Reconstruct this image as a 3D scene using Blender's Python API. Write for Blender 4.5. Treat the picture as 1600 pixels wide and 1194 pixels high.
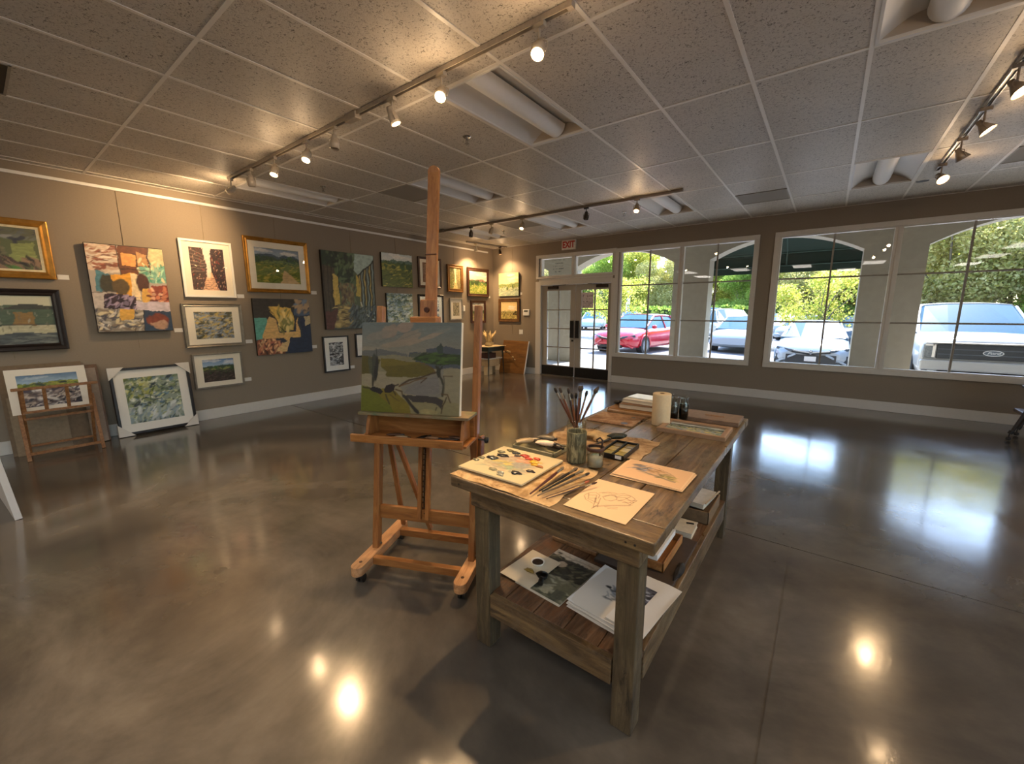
import bpy, math, random
import numpy as np
from mathutils import Vector, Matrix, Euler

R = math.radians
for o in list(bpy.data.objects):
    bpy.data.objects.remove(o)
S = bpy.context.scene
C = S.collection
random.seed(7)

# ------------------------------------------------------------------ camera
cam = bpy.data.cameras.new('camera')
cam.sensor_width = 36
cam.sensor_fit = 'HORIZONTAL'
cam.lens = 640.93 / 1600 * 36
cam.clip_end = 500
co = bpy.data.objects.new('camera', cam)
C.objects.link(co)
co.matrix_world = (Matrix.Translation((0, 0, 1.491)) @ Matrix.Rotation(.6511, 4, 'Z')
                   @ Matrix.Rotation(math.pi / 2 - .1708, 4, 'X') @ Matrix.Rotation(-.0023, 4, 'Z'))
S.camera = co

# ------------------------------------------------------------------ sky, sun, exposure
W = bpy.data.worlds.new('sky')
S.world = W
W.use_nodes = True
wn = W.node_tree.nodes
wl = W.node_tree.links
sky = wn.new('ShaderNodeTexSky')
sky.sky_type = 'NISHITA'
sky.sun_disc = False
sky.sun_elevation = R(50)
sky.sun_rotation = R(10)
sky.air_density = 1.2
sky.ozone_density = 4.0
sky.dust_density = .7
wn['Background'].inputs['Strength'].default_value = .62
wl.new(sky.outputs[0], wn['Background'].inputs['Color'])
sun = bpy.data.lights.new('sun', 'SUN')
sun.energy = 10.0
sun.angle = R(.6)
sun.color = (1, .97, .92)
so = bpy.data.objects.new('sun', sun)
C.objects.link(so)
so.rotation_euler = Vector((.16, 1, 1.35)).to_track_quat('Z', 'Y').to_euler()
S.view_settings.view_transform = 'Standard'
S.view_settings.look = 'None'
S.view_settings.exposure = 0.95
S.view_settings.gamma = 1
S.view_settings.use_curve_mapping = False

XL, YB, H = -6.801, 8.148, 3.019      # left wall, window wall, ceiling
GX, GY, GW, GL = -1.176, 2.227, .6096, 1.2192   # ceiling grid
XR, YN = 5.6, -4.6


# ------------------------------------------------------------------ helpers
def lin(h):
    if isinstance(h, (tuple, list)):
        return tuple(h)
    h = h.lstrip('#')
    r = []
    for i in (0, 2, 4):
        c = int(h[i:i + 2], 16) / 255
        r.append(c / 12.92 if c <= .04045 else ((c + .055) / 1.055) ** 2.4)
    return tuple(r)


def col4(h):
    return (*lin(h), 1)


class MB:
    def __init__(s):
        s.v = []
        s.f = []
        s.sm = []

    def add(s, vs, fs, smooth=False, M=None):
        b = len(s.v)
        for p in vs:
            p = Vector(p)
            s.v.append(M @ p if M is not None else p)
        for f in fs:
            s.f.append([b + i for i in f])
            s.sm.append(smooth)
        return s

    def bx(s, x0, x1, y0, y1, z0, z1, M=None):
        vs = [(x, y, z) for x in (x0, x1) for y in (y0, y1) for z in (z0, z1)]
        return s.add(vs, [(0, 1, 3, 2), (4, 6, 7, 5), (0, 4, 5, 1), (2, 3, 7, 6), (0, 2, 6, 4), (1, 5, 7, 3)], False, M)

    def bar(s, p0, p1, w, d, up=(0, 0, 1)):
        p0, p1 = Vector(p0), Vector(p1)
        if tuple(up) == (1, 0, 0):
            w, d = d, w
        z = (p1 - p0)
        L = z.length
        z.normalize()
        x = Vector(up).cross(z)
        if x.length < 1e-4:
            x = Vector((1, 0, 0))
        x.normalize()
        y = z.cross(x)
        M = Matrix((x, y, z)).transposed().to_4x4()
        M.translation = p0
        return s.bx(-w / 2, w / 2, -d / 2, d / 2, 0, L, M)

    def cyl(s, p0, p1, r0, r1=None, n=16, cap=True, smooth=True):
        if r1 is None:
            r1 = r0
        p0, p1 = Vector(p0), Vector(p1)
        q = (p1 - p0).to_track_quat('Z', 'Y')
        vs = []
        for p, r in ((p0, r0), (p1, r1)):
            for i in range(n):
                a = 2 * math.pi * i / n
                vs.append(p + q @ Vector((r * math.cos(a), r * math.sin(a), 0)))
        s.add(vs, [(i, (i + 1) % n, n + (i + 1) % n, n + i) for i in range(n)], smooth)
        if cap:
            s.add(vs[:n], [tuple(range(n))[::-1]])
            s.add(vs[n:], [tuple(range(n))])
        return s

    def tube(s, pts, r, n=8, cap=True):
        pts = [Vector(p) for p in pts]
        rs = r if isinstance(r, (list, tuple)) else [r] * len(pts)
        vs = []
        t = (pts[1] - pts[0]).normalized()
        x = t.orthogonal().normalized()
        for k, p in enumerate(pts):
            t = (pts[min(k + 1, len(pts) - 1)] - pts[max(k - 1, 0)]).normalized()
            x = (x - t * x.dot(t)).normalized()
            y = t.cross(x)
            for i in range(n):
                a = 2 * math.pi * i / n
                vs.append(p + (x * math.cos(a) + y * math.sin(a)) * rs[k])
        fs = [(k * n + i, k * n + (i + 1) % n, (k + 1) * n + (i + 1) % n, (k + 1) * n + i)
              for k in range(len(pts) - 1) for i in range(n)]
        s.add(vs, fs, True)
        if cap:
            s.add(vs[:n], [tuple(range(n))[::-1]])
            s.add(vs[-n:], [tuple(range(n))])
        return s

    def lathe(s, prof, o=(0, 0, 0), n=24, M=None, smooth=True):
        o = Vector(o)
        vs = [o + Vector((r * math.cos(2 * math.pi * i / n), r * math.sin(2 * math.pi * i / n), z)) for r, z in prof for i in range(n)]
        fs = [(k * n + i, k * n + (i + 1) % n, (k + 1) * n + (i + 1) % n, (k + 1) * n + i)
              for k in range(len(prof) - 1) for i in range(n)]
        return s.add(vs, fs, smooth, M)

    def rings(s, w, h, prof):
        # rectangular moulding facing -y; prof = (inset, y)
        vs = []
        for ins, y in prof:
            a, b = w / 2 - ins, h / 2 - ins
            vs += [(-a, y, -b), (a, y, -b), (a, y, b), (-a, y, b)]
        fs = [(k * 4 + i, k * 4 + (i + 1) % 4, (k + 1) * 4 + (i + 1) % 4, (k + 1) * 4 + i) for k in range(len(prof) - 1) for i in range(4)]
        return s.add(vs, fs)

    def loft(s, rs, smooth=True, close=True, caps=True):
        n = len(rs[0])
        vs = [p for r in rs for p in r]
        m = n if close else n - 1
        fs = [(k * n + i, k * n + (i + 1) % n, (k + 1) * n + (i + 1) % n, (k + 1) * n + i) for k in range(len(rs) - 1) for i in range(m)]
        s.add(vs, fs, smooth)
        if caps:
            s.add(rs[0], [tuple(range(n))[::-1]])
            s.add(rs[-1], [tuple(range(n))])
        return s

    def blob(s, c, rx, ry, rz, seed=0, amp=.2, n=10, M=None):
        rr = random.Random(seed)
        ph = [rr.uniform(0, 6.28) for _ in range(6)]
        vs = []
        for j in range(n + 1):
            t = math.pi * j / n
            for i in range(n * 2):
                a = math.pi * i / n
                k = 1 + amp * (math.sin(3 * a + ph[0]) * math.sin(2 * t + ph[1]) + .6 * math.sin(5 * a + ph[2] + 3 * t))
                vs.append((c[0] + rx * k * math.sin(t) * math.cos(a), c[1] + ry * k * math.sin(t) * math.sin(a), c[2] + rz * math.cos(t) * (1 + amp * .5 * math.sin(4 * a + ph[3]) * math.sin(t))))
        m = n * 2
        fs = [(j * m + i, j * m + (i + 1) % m, (j + 1) * m + (i + 1) % m, (j + 1) * m + i) for j in range(n) for i in range(m)]
        return s.add(vs, fs, True, M)

    def build(s, name, mat, parent=None, bevel=0, loc=None, rot=None, kind=None):
        me = bpy.data.meshes.new(name)
        me.from_pydata([tuple(v) for v in s.v], [], s.f)
        me.polygons.foreach_set('use_smooth', s.sm)
        me.validate()
        me.update()
        if mat is not None:
            me.materials.append(mat)
        o = bpy.data.objects.new(name, me)
        C.objects.link(o)
        if parent is not None:
            o.parent = parent
        if loc is not None:
            o.location = loc
        if rot is not None:
            o.rotation_euler = rot
        if bevel:
            m = o.modifiers.new('bevel', 'BEVEL')
            m.width = bevel
            m.segments = 2
            m.limit_method = 'ANGLE'
        if kind:
            o['kind'] = kind
        return o


def thing(name, label, cat, loc=(0, 0, 0), rz=0, group=None, rot=None):
    o = bpy.data.objects.new(name, None)
    o.empty_display_size = .1
    C.objects.link(o)
    o.location = loc
    o.rotation_euler = rot if rot else (0, 0, rz)
    return tag(o, label, cat, group)


def tag(o, label, cat, group=None):
    o['label'] = label
    o['category'] = cat
    if group:
        o['group'] = group
    return o


def copy_tree(o, parent=None):
    c = o.copy()
    C.objects.link(c)
    c.parent = parent
    for ch in list(o.children):
        copy_tree(ch, c)
    return c


def struct(name):
    o = bpy.data.objects.new(name, None)
    C.objects.link(o)
    o['kind'] = 'structure'
    return o


# ------------------------------------------------------------------ materials
def newmat(name):
    m = bpy.data.materials.new(name)
    m.use_nodes = True
    nt = m.node_tree
    return m, nt, nt.nodes, nt.links, nt.nodes['Principled BSDF']


def noise_in(nt, scale=(1, 1, 1), nscale=5, detail=4, rough=.55, coord='Object', dist=0):
    tc = nt.nodes.new('ShaderNodeTexCoord')
    mp = nt.nodes.new('ShaderNodeMapping')
    mp.inputs['Scale'].default_value = scale
    nz = nt.nodes.new('ShaderNodeTexNoise')
    nz.inputs['Scale'].default_value = nscale
    nz.inputs['Detail'].default_value = detail
    nz.inputs['Roughness'].default_value = rough
    nz.inputs['Distortion'].default_value = dist
    nt.links.new(tc.outputs[coord], mp.inputs[0])
    nt.links.new(mp.outputs[0], nz.inputs['Vector'])
    return nz


def ramp(nt, src, stops):
    r = nt.nodes.new('ShaderNodeValToRGB')
    e = r.color_ramp.elements
    while len(e) < len(stops):
        e.new(.5)
    for k, (p, c) in enumerate(stops):
        e[k].position = p
        e[k].color = col4(c)
    nt.links.new(src, r.inputs[0])
    return r.outputs[0]


def bump(nt, src, strength=.3, dist=.01):
    b = nt.nodes.new('ShaderNodeBump')
    b.inputs['Strength'].default_value = strength
    b.inputs['Distance'].default_value = dist
    nt.links.new(src, b.inputs['Height'])
    nt.links.new(b.outputs[0], nt.nodes['Principled BSDF'].inputs['Normal'])


MC = {}


def plain(c, rough=.6, metal=0, var=.12, ns=30, emit=None, estr=1, spec=.5, coat=0):
    key = (c, rough, metal, var, ns, emit, estr, spec, coat)
    if key in MC:
        return MC[key]
    m, nt, N, L, P = newmat('paint_%d' % len(MC))
    b = lin(c)
    nz = noise_in(nt, nscale=ns)
    L.new(ramp(nt, nz.outputs[0], [(.3, tuple(x * (1 - var) for x in b)), (.7, tuple(min(1, x * (1 + var)) for x in b))]), P.inputs['Base Color'])
    P.inputs['Roughness'].default_value = rough
    P.inputs['Metallic'].default_value = metal
    P.inputs['Specular IOR Level'].default_value = spec
    P.inputs['Coat Weight'].default_value = coat
    if emit:
        P.inputs['Emission Color'].default_value = col4(emit)
        P.inputs['Emission Strength'].default_value = estr
    MC[key] = m
    return m


def wood(name, dark, mid, light, axis='Y', rough=.55, freq=9, stain=None, bs=.25, grime=None):
    m, nt, N, L, P = newmat(name)
    sc = {'X': (.10, 1, 1), 'Y': (1, .10, 1), 'Z': (1, 1, .10)}[axis]
    nz = noise_in(nt, sc, freq * 4, 7, .7, dist=.8)
    geo = N.new('ShaderNodeNewGeometry')
    c = ramp(nt, nz.outputs[0], [(.3, dark), (.5, mid), (.72, light)])
    ml = N.new('ShaderNodeMath')
    ml.operation = 'MULTIPLY_ADD'
    ml.inputs[1].default_value = .45
    ml.inputs[2].default_value = .75
    L.new(geo.outputs['Random Per Island'], ml.inputs[0])
    mx = N.new('ShaderNodeVectorMath')
    mx.operation = 'SCALE'
    L.new(c, mx.inputs[0])
    L.new(ml.outputs[0], mx.inputs['Scale'])
    out = mx.outputs[0]
    for tint, sc2, ns, lo, hi in ((stain, (1, .6, 1), 7, .48, .66), (grime, tuple(.35 + .65 * (q == 1) for q in sc), 13, .56, .68)):
        if not tint:
            continue
        n2 = noise_in(nt, sc2, ns, 8, .75, dist=.5)
        f = ramp(nt, n2.outputs[0], [(lo, (0, 0, 0)), (hi, (1, 1, 1))])
        mm = N.new('ShaderNodeMix')
        mm.data_type = 'RGBA'
        L.new(f, mm.inputs[0])
        L.new(out, mm.inputs[6])
        mm.inputs[7].default_value = col4(tint)
        out = mm.outputs[2]
    L.new(out, P.inputs['Base Color'])
    n3 = noise_in(nt, (1, 1, 1), 6, 5, .7)
    rr = N.new('ShaderNodeMapRange')
    rr.inputs[1].default_value = .3
    rr.inputs[2].default_value = .7
    rr.inputs[3].default_value = rough * .75
    rr.inputs[4].default_value = min(1, rough * 1.35)
    L.new(n3.outputs[0], rr.inputs[0])
    L.new(rr.outputs[0], P.inputs['Roughness'])
    bump(nt, nz.outputs[0], bs, .004)
    return m


M = {}
M['wall'] = plain('#8b7e6e', .75, var=.03, ns=60, spec=.3)
M['trim'] = plain('#cfc9c0', .45, var=.02)
M['white'] = plain('#e6e4df', .4, var=.02)
M['matte_white'] = plain('#e9e5dc', .8, var=.02)
M['black'] = plain('#121110', .4)
M['blackmetal'] = plain('#15130f', .35, .6)
M['chrome'] = plain('#c9c9c9', .2, 1)
M['steel'] = plain('#8d8a84', .35, .9)
M['paper'] = plain('#e4d6c0', .85, var=.03, ns=8)
M['wpaper'] = plain('#dcd8d2', .85, var=.03, ns=8)
M['gold'] = plain('#a9772f', .38, .65, var=.25, ns=14)
M['golddark'] = plain('#7c5426', .4, .4, var=.25, ns=14)
M['silver'] = plain('#8e877b', .4, .4, var=.15, ns=14)
M['espresso'] = plain('#1c1311', .35, var=.3, ns=14)
M['cordovan'] = plain('#3f2114', .35, var=.3, ns=14)
M['walnutf'] = plain('#5f4021', .45, var=.3, ns=14)
M['beech'] = wood('easel_wood_z', '#7a4a22', '#976030', '#b07a44', 'Z', .42)
M['beechx'] = wood('easel_wood_x', '#7a4a22', '#99622f', '#b47c45', 'X', .42)
M['beechy'] = wood('easel_wood_y', '#8b5a34', '#b18257', '#c89c70', 'Y', .45)
M['rack'] = wood('rack_wood', '#6d4522', '#96653a', '#b07f4e', 'Y', .5)
M['table'] = wood('table_wood', '#31261a', '#655038', '#967b57', 'Y', .34, stain='#756951', bs=.45, grime='#241b14')
M['tablex'] = wood('table_wood_cross', '#36291a', '#644e33', '#8e734b', 'X', .42, stain='#6b5842', bs=.45, grime='#2a1e14')
M['tablez'] = wood('table_leg_wood', '#2f2619', '#584933', '#7b694a', 'Z', .55, stain='#4d422c', bs=.6, grime='#20160e')
M['shelf'] = wood('shelf_wood', '#38271b', '#5d4430', '#7d6148', 'Y', .5, stain='#6c421f', bs=.4, grime='#2a1a10')
M['brownboard'] = wood('fibreboard', '#5b3a14', '#7b5120', '#91642c', 'X', .6, freq=4)


def floor_mat():
    m, nt, N, L, P = newmat('polished_concrete')
    n1 = noise_in(nt, nscale=.55, detail=8, rough=.62, dist=1.2)
    n2 = noise_in(nt, nscale=3.2, detail=6, rough=.6)
    c1 = ramp(nt, n1.outputs[0], [(.28, '#3b3733'), (.5, '#59534b'), (.74, '#7d766c')])
    c2 = ramp(nt, n2.outputs[0], [(.3, (.72, .72, .72)), (.7, (1.12, 1.1, 1.07))])
    mm = N.new('ShaderNodeMix')
    mm.data_type = 'RGBA'
    mm.blend_type = 'MULTIPLY'
    mm.inputs[0].default_value = 1
    L.new(c1, mm.inputs[6])
    L.new(c2, mm.inputs[7])
    L.new(mm.outputs[2], P.inputs['Base Color'])
    n3 = noise_in(nt, nscale=1.4, detail=5)
    rr = N.new('ShaderNodeMapRange')
    rr.inputs[1].default_value = .3
    rr.inputs[2].default_value = .7
    rr.inputs[3].default_value = .10
    rr.inputs[4].default_value = .23
    L.new(n3.outputs[0], rr.inputs[0])
    L.new(rr.outputs[0], P.inputs['Roughness'])
    P.inputs['IOR'].default_value = 1.62
    P.inputs['Coat Weight'].default_value = .35
    P.inputs['Coat Roughness'].default_value = .1
    bump(nt, noise_in(nt, (1, .45, 1), nscale=5, detail=7, rough=.62).outputs[0], .10, .012)
    return m


def tile_mat():
    m, nt, N, L, P = newmat('fissured_ceiling_tile')
    n1 = noise_in(nt, nscale=55, detail=3, rough=.6, dist=1.5)
    n2 = noise_in(nt, nscale=1.2, detail=2)
    c1 = ramp(nt, n1.outputs[0], [(.33, '#5f584f'), (.43, '#c2bbb0'), (.6, '#cac3b8')])
    c2 = ramp(nt, n2.outputs[0], [(.3, (.93, .93, .93)), (.7, (1.05, 1.05, 1.05))])
    mm = N.new('ShaderNodeMix')
    mm.data_type = 'RGBA'
    mm.blend_type = 'MULTIPLY'
    mm.inputs[0].default_value = 1
    L.new(c1, mm.inputs[6])
    L.new(c2, mm.inputs[7])
    L.new(mm.outputs[2], P.inputs['Base Color'])
    P.inputs['Roughness'].default_value = .5
    P.inputs['Specular IOR Level'].default_value = .35
    bump(nt, n1.outputs[0], .35, .004)
    return m


def glass_mat(name='clear_glass', tint=(1, 1, 1), ior=1.45, rough=.0):
    m, nt, N, L, P = newmat(name)
    N.remove(P)
    out = N['Material Output']
    tr = N.new('ShaderNodeBsdfTransparent')
    tr.inputs[0].default_value = (*tint, 1)
    gl = N.new('ShaderNodeBsdfGlossy')
    gl.inputs['Roughness'].default_value = rough
    fr = N.new('ShaderNodeFresnel')
    geo = N.new('ShaderNodeNewGeometry')
    mr = N.new('ShaderNodeMapRange')
    mr.inputs[3].default_value = ior
    mr.inputs[4].default_value = 1 / ior
    L.new(geo.outputs['Backfacing'], mr.inputs[0])
    L.new(mr.outputs[0], fr.inputs['IOR'])
    mx = N.new('ShaderNodeMixShader')
    L.new(fr.outputs[0], mx.inputs[0])
    L.new(tr.outputs[0], mx.inputs[1])
    L.new(gl.outputs[0], mx.inputs[2])
    L.new(mx.outputs[0], out.inputs[0])
    return m


def leaf_mat(name, cols):
    m, nt, N, L, P = newmat(name)
    geo = N.new('ShaderNodeNewGeometry')
    c = ramp(nt, geo.outputs['Random Per Island'], [(i / (len(cols) - 1), x) for i, x in enumerate(cols)])
    N.remove(P)
    d = N.new('ShaderNodeBsdfDiffuse')
    t = N.new('ShaderNodeBsdfTranslucent')
    L.new(c, d.inputs[0])
    L.new(c, t.inputs[0])
    mx = N.new('ShaderNodeMixShader')
    mx.inputs[0].default_value = .6
    L.new(d.outputs[0], mx.inputs[1])
    L.new(t.outputs[0], mx.inputs[2])
    L.new(mx.outputs[0], N['Material Output'].inputs[0])
    return m


def art_mat(name, rough=.5, b=.25):
    m, nt, N, L, P = newmat(name)
    a = N.new('ShaderNodeAttribute')
    a.attribute_name = 'pigment'
    L.new(a.outputs['Color'], P.inputs['Base Color'])
    P.inputs['Roughness'].default_value = rough
    nz = noise_in(nt, (1, 1, 2.2), 90, 4)
    bump(nt, nz.outputs[0], b, .003)
    return m


M['floor'] = floor_mat()
M['tile'] = tile_mat()
M['glass'] = glass_mat()
M['jarglass'] = glass_mat('jar_glass', (.93, .95, .93), 1.5, .02)
M['oil'] = art_mat('oil_paint', .45, .4)
M['print'] = art_mat('ink_print', .75, .05)
M['stucco'] = plain('#a39c8c', .85, var=.05, ns=9)
M['paving'] = plain('#a8a49c', .85, var=.08, ns=3)
M['asphalt'] = plain('#7f7e7d', .9, var=.1, ns=2)


# ------------------------------------------------------------------ painter for the artworks
def vn(x, y, seed):
    rs = np.random.RandomState(seed)
    T = rs.rand(64, 64)
    xi = np.floor(x).astype(int)
    yi = np.floor(y).astype(int)
    fx = x - xi
    fy = y - yi
    fx = fx * fx * (3 - 2 * fx)
    fy = fy * fy * (3 - 2 * fy)
    g = lambda a, b: T[a % 64, b % 64]
    return (g(xi, yi) * (1 - fx) + g(xi + 1, yi) * fx) * (1 - fy) + (g(xi, yi + 1) * (1 - fx) + g(xi + 1, yi + 1) * fx) * fy


def fbm(x, y, seed, o=3):
    r = 0
    a = .5
    for k in range(o):
        r = r + a * vn(x * 2 ** k, y * 2 ** k, seed + k)
        a *= .5
    return r / (1 - .5 ** o)


class Art:
    def __init__(s, w, h, res=130, bg='#888888', seed=1, warp=.03):
        s.w, s.h = w, h
        s.nx, s.ny = max(8, int(w * res)), max(8, int(h * res))
        X, Y = np.meshgrid(np.linspace(0, 1, s.nx), np.linspace(0, 1, s.ny))
        s.X0, s.Y0 = X, Y
        s.seed = seed
        s.X = X + warp * (fbm(X * 9, Y * 9, seed, 3) - .5) * 2
        s.Y = Y + warp * (fbm(X * 9 + 30, Y * 9, seed + 5, 3) - .5) * 2
        s.img = np.ones((s.ny, s.nx, 3)) * np.array(lin(bg))
        s.tex = fbm(X * 30, Y * 60, seed + 9, 3) - .5
        s.k = 0

    def put(s, m, c, jit=.25):
        s.k += 1
        c = np.array(lin(c))
        t = fbm(s.X0 * 24 + s.k * 3.1, s.Y0 * 40, s.seed + 11, 2) - .5
        cc = c[None, None, :] * (1 + jit * 2 * t + jit * s.tex)[:, :, None]
        m = np.clip(m, 0, 1)[:, :, None]
        s.img = s.img * (1 - m) + np.clip(cc, 0, 1) * m
        return s

    def grad(s, y0, y1, c0, c1, jit=.15, m=1.0):
        t = np.clip((s.Y - y0) / (y1 - y0), 0, 1)
        a, b = np.array(lin(c0)), np.array(lin(c1))
        cc = a * (1 - t)[:, :, None] + b * t[:, :, None]
        k = ((s.Y >= y0) & (s.Y <= y1 + .0001)).astype(float)[:, :, None] * m
        s.img = s.img * (1 - k) + np.clip(cc * (1 + jit * 2 * s.tex)[:, :, None], 0, 1) * k
        return s

    def poly(s, pts, c, jit=.25, a=1):
        m = np.zeros_like(s.X, bool)
        n = len(pts)
        for i in range(n):
            x0, y0 = pts[i]
            x1, y1 = pts[(i + 1) % n]
            if y0 == y1:
                continue
            cond = ((y0 > s.Y) != (y1 > s.Y)) & (s.X < (x1 - x0) * (s.Y - y0) / (y1 - y0) + x0)
            m ^= cond
        return s.put(m * a, c, jit)

    def ell(s, cx, cy, rx, ry, c, ang=0, jit=.25, a=1, rag=.3):
        dx, dy = s.X - cx, s.Y - cy
        ca, sa = math.cos(ang), math.sin(ang)
        u, v = (dx * ca + dy * sa) / rx, (-dx * sa + dy * ca) / ry
        d = np.sqrt(u * u + v * v) + rag * (fbm(s.X0 * 18, s.Y0 * 18, s.seed + 3, 3) - .5)
        return s.put(np.clip((1 - d) * 6, 0, 1) * a, c, jit)

    def line(s, pts, wd, c, jit=.2, a=1):
        asp = s.h / s.w
        D = np.full_like(s.X, 9.)
        for (x0, y0), (x1, y1) in zip(pts[:-1], pts[1:]):
            dx, dy = x1 - x0, (y1 - y0) * asp
            L = dx * dx + dy * dy + 1e-9
            t = np.clip(((s.X - x0) * dx + (s.Y - y0) * asp * dy) / L, 0, 1)
            D = np.minimum(D, np.hypot(s.X - x0 - t * dx, (s.Y - y0) * asp - t * dy))
        e = .6 / s.nx
        return s.put(np.clip((wd / 2 - D) / e / 2 + .5, 0, 1) * a, c, jit)

    def dabs(s, n, x0, x1, y0, y1, cols, L=.05, Wd=.015, ang=0, av=.6, a=.9):
        rr = random.Random(s.seed * 31 + s.k)
        s.k += 1
        asp = s.h / s.w
        for _ in range(n):
            cx, cy = rr.uniform(x0, x1), rr.uniform(y0, y1)
            l, w_ = L * rr.uniform(.5, 1.3), Wd * rr.uniform(.5, 1.4)
            an = ang + rr.uniform(-av, av)
            i0, i1 = max(0, int((cx - l) * s.nx)), min(s.nx, int((cx + l) * s.nx) + 2)
            j0, j1 = max(0, int((cy - l / asp) * s.ny)), min(s.ny, int((cy + l / asp) * s.ny) + 2)
            if i1 <= i0 or j1 <= j0:
                continue
            dx, dy = s.X[j0:j1, i0:i1] - cx, (s.Y[j0:j1, i0:i1] - cy) * asp
            u = (dx * math.cos(an) + dy * math.sin(an)) / l
            v = (-dx * math.sin(an) + dy * math.cos(an)) / w_
            m = np.clip((1 - np.sqrt(u * u + v * v)) * 3, 0, 1)[:, :, None] * a
            c = np.array(lin(rr.choice(cols))) * rr.uniform(.75, 1.25)
            s.img[j0:j1, i0:i1] = s.img[j0:j1, i0:i1] * (1 - m) + np.clip(c, 0, 1) * m
        return s

    def mesh(s, name, mat, parent=None, loc=(0, 0, 0), rot=(0, 0, 0), flat=False):
        # local plane: x right, z up, facing -y (flat=True: x right, y up, facing +z)
        x = (s.X0 - .5) * s.w
        z = (s.Y0 - .5) * s.h
        if flat:
            co_ = np.stack([x, z, np.zeros_like(x)], -1).reshape(-1, 3)
        else:
            co_ = np.stack([x, np.zeros_like(x), z], -1).reshape(-1, 3)
        nx, ny = s.nx, s.ny
        i = np.arange(nx - 1)
        j = np.arange(ny - 1)
        J, I = np.meshgrid(j, i, indexing='ij')
        b = (J * nx + I).ravel()
        fs = np.stack([b, b + 1, b + nx + 1, b + nx], -1)
        me = bpy.data.meshes.new(name)
        me.vertices.add(nx * ny)
        me.vertices.foreach_set('co', co_.ravel())
        me.loops.add(fs.size)
        me.loops.foreach_set('vertex_index', fs.ravel())
        me.polygons.add(len(fs))
        me.polygons.foreach_set('loop_start', np.arange(0, fs.size, 4))
        me.update()
        at = me.color_attributes.new('pigment', 'FLOAT_COLOR', 'POINT')
        c = np.ones((nx * ny, 4), np.float32)
        c[:, :3] = s.img.reshape(-1, 3)
        at.data.foreach_set('color', c.ravel())
        me.materials.append(mat)
        o = bpy.data.objects.new(name, me)
        C.objects.link(o)
        o.location = loc
        o.rotation_euler = rot
        o.parent = parent
        return o


# ------------------------------------------------------------------ room shell
def floor_build():
    m = MB()
    jx, jy, g = -.045, 2.99, .0045
    for x0, x1 in ((XL - .15, jx - g), (jx + g, XR)):
        for y0, y1 in ((YN, jy - g), (jy + g, YB + .16)):
            m.bx(x0, x1, y0, y1, -.06, 0)
    m.bx(XL - .15, XR, YN, YB + .16, -.12, -.004)
    m.build('floor', M['floor'], kind='structure')


def wall_open(name, x0, x1, z0, z1, y0, y1, ops, mat, M4=None):
    m = MB()
    xs = sorted({x0, x1} | {o[0] for o in ops} | {o[1] for o in ops})
    for a, b in zip(xs[:-1], xs[1:]):
        hs = sorted((o[2], o[3]) for o in ops if o[0] < (a + b) / 2 < o[1])
        z = z0
        for h0, h1 in hs + [(z1, z1)]:
            if h0 > z + 1e-4:
                m.bx(a, b, y0, y1, z, h0, M4)
            z = h1
    return m.build(name, mat, kind='structure')


floor_build()
WIN = [(-3.46, -1.075, .60, 2.69), (-.755, 2.15, .60, 2.69), (2.55, 5.2, .60, 2.69)]
DOOR = (-5.42, -3.60, 0, 2.70)
wall_open('wall_front', XL - .15, XR + .15, 0, 3.25, YB, YB + .16, WIN + [DOOR], M['wall'])
MB().bx(XL - .15, XL, YN, YB, 0, 3.25).build('wall_left', M['wall'], kind='structure')
MB().bx(XL - .15, XR + .15, YN - .15, YN, 0, 3.25).build('wall_rear', M['wall'], kind='structure')
m = MB()
m.bx(XR, XR + .15, YN, YB, 0, .6).bx(XR, XR + .15, YN, YB, 2.7, 3.25)
for a, b in ((YN, -3.6), (-.7, -.1), (2.8, YB)):
    m.bx(XR, XR + .15, a, b, .6, 2.7)
m.build('wall_right', M['wall'], kind='structure')
for k, (a, b) in enumerate(((-3.6, -.7), (-.1, 2.8))):  # unseen windows added in the right wall to bring in more daylight
    w = struct('window_%d' % (k + 5))
    f = MB().bx(XR - .02, XR + .1, a - .07, b + .07, .53, .62).bx(XR - .02, XR + .1, a - .07, b + .07, 2.67, 2.76)
    f.bx(XR - .02, XR + .1, a - .07, a + .02, .6, 2.7).bx(XR - .02, XR + .1, b - .02, b + .07, .6, 2.7).bx(XR - .01, XR + .09, (a + b) / 2 - .05, (a + b) / 2 + .05, .6, 2.7)
    f.bx(XR + .04, XR + .07, a, b, 1.3, 1.33).bx(XR + .04, XR + .07, a, b, 1.99, 2.02)
    f.build('window_frame', M['trim'], w)
    MB().bx(XR + .05, XR + .055, a, b, .6, 2.7).build('pane', M['glass'], w)

cell = lambda i, j: (GX + i * GW, GX + (i + 1) * GW, GY + j * GL, GY + (j + 1) * GL)
TROFF = [(-2, 0), (-5, 1), (-8, 0), (-5, 3), (-2, 3), (2, 3), (2, 0), (-8, 3)]


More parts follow.
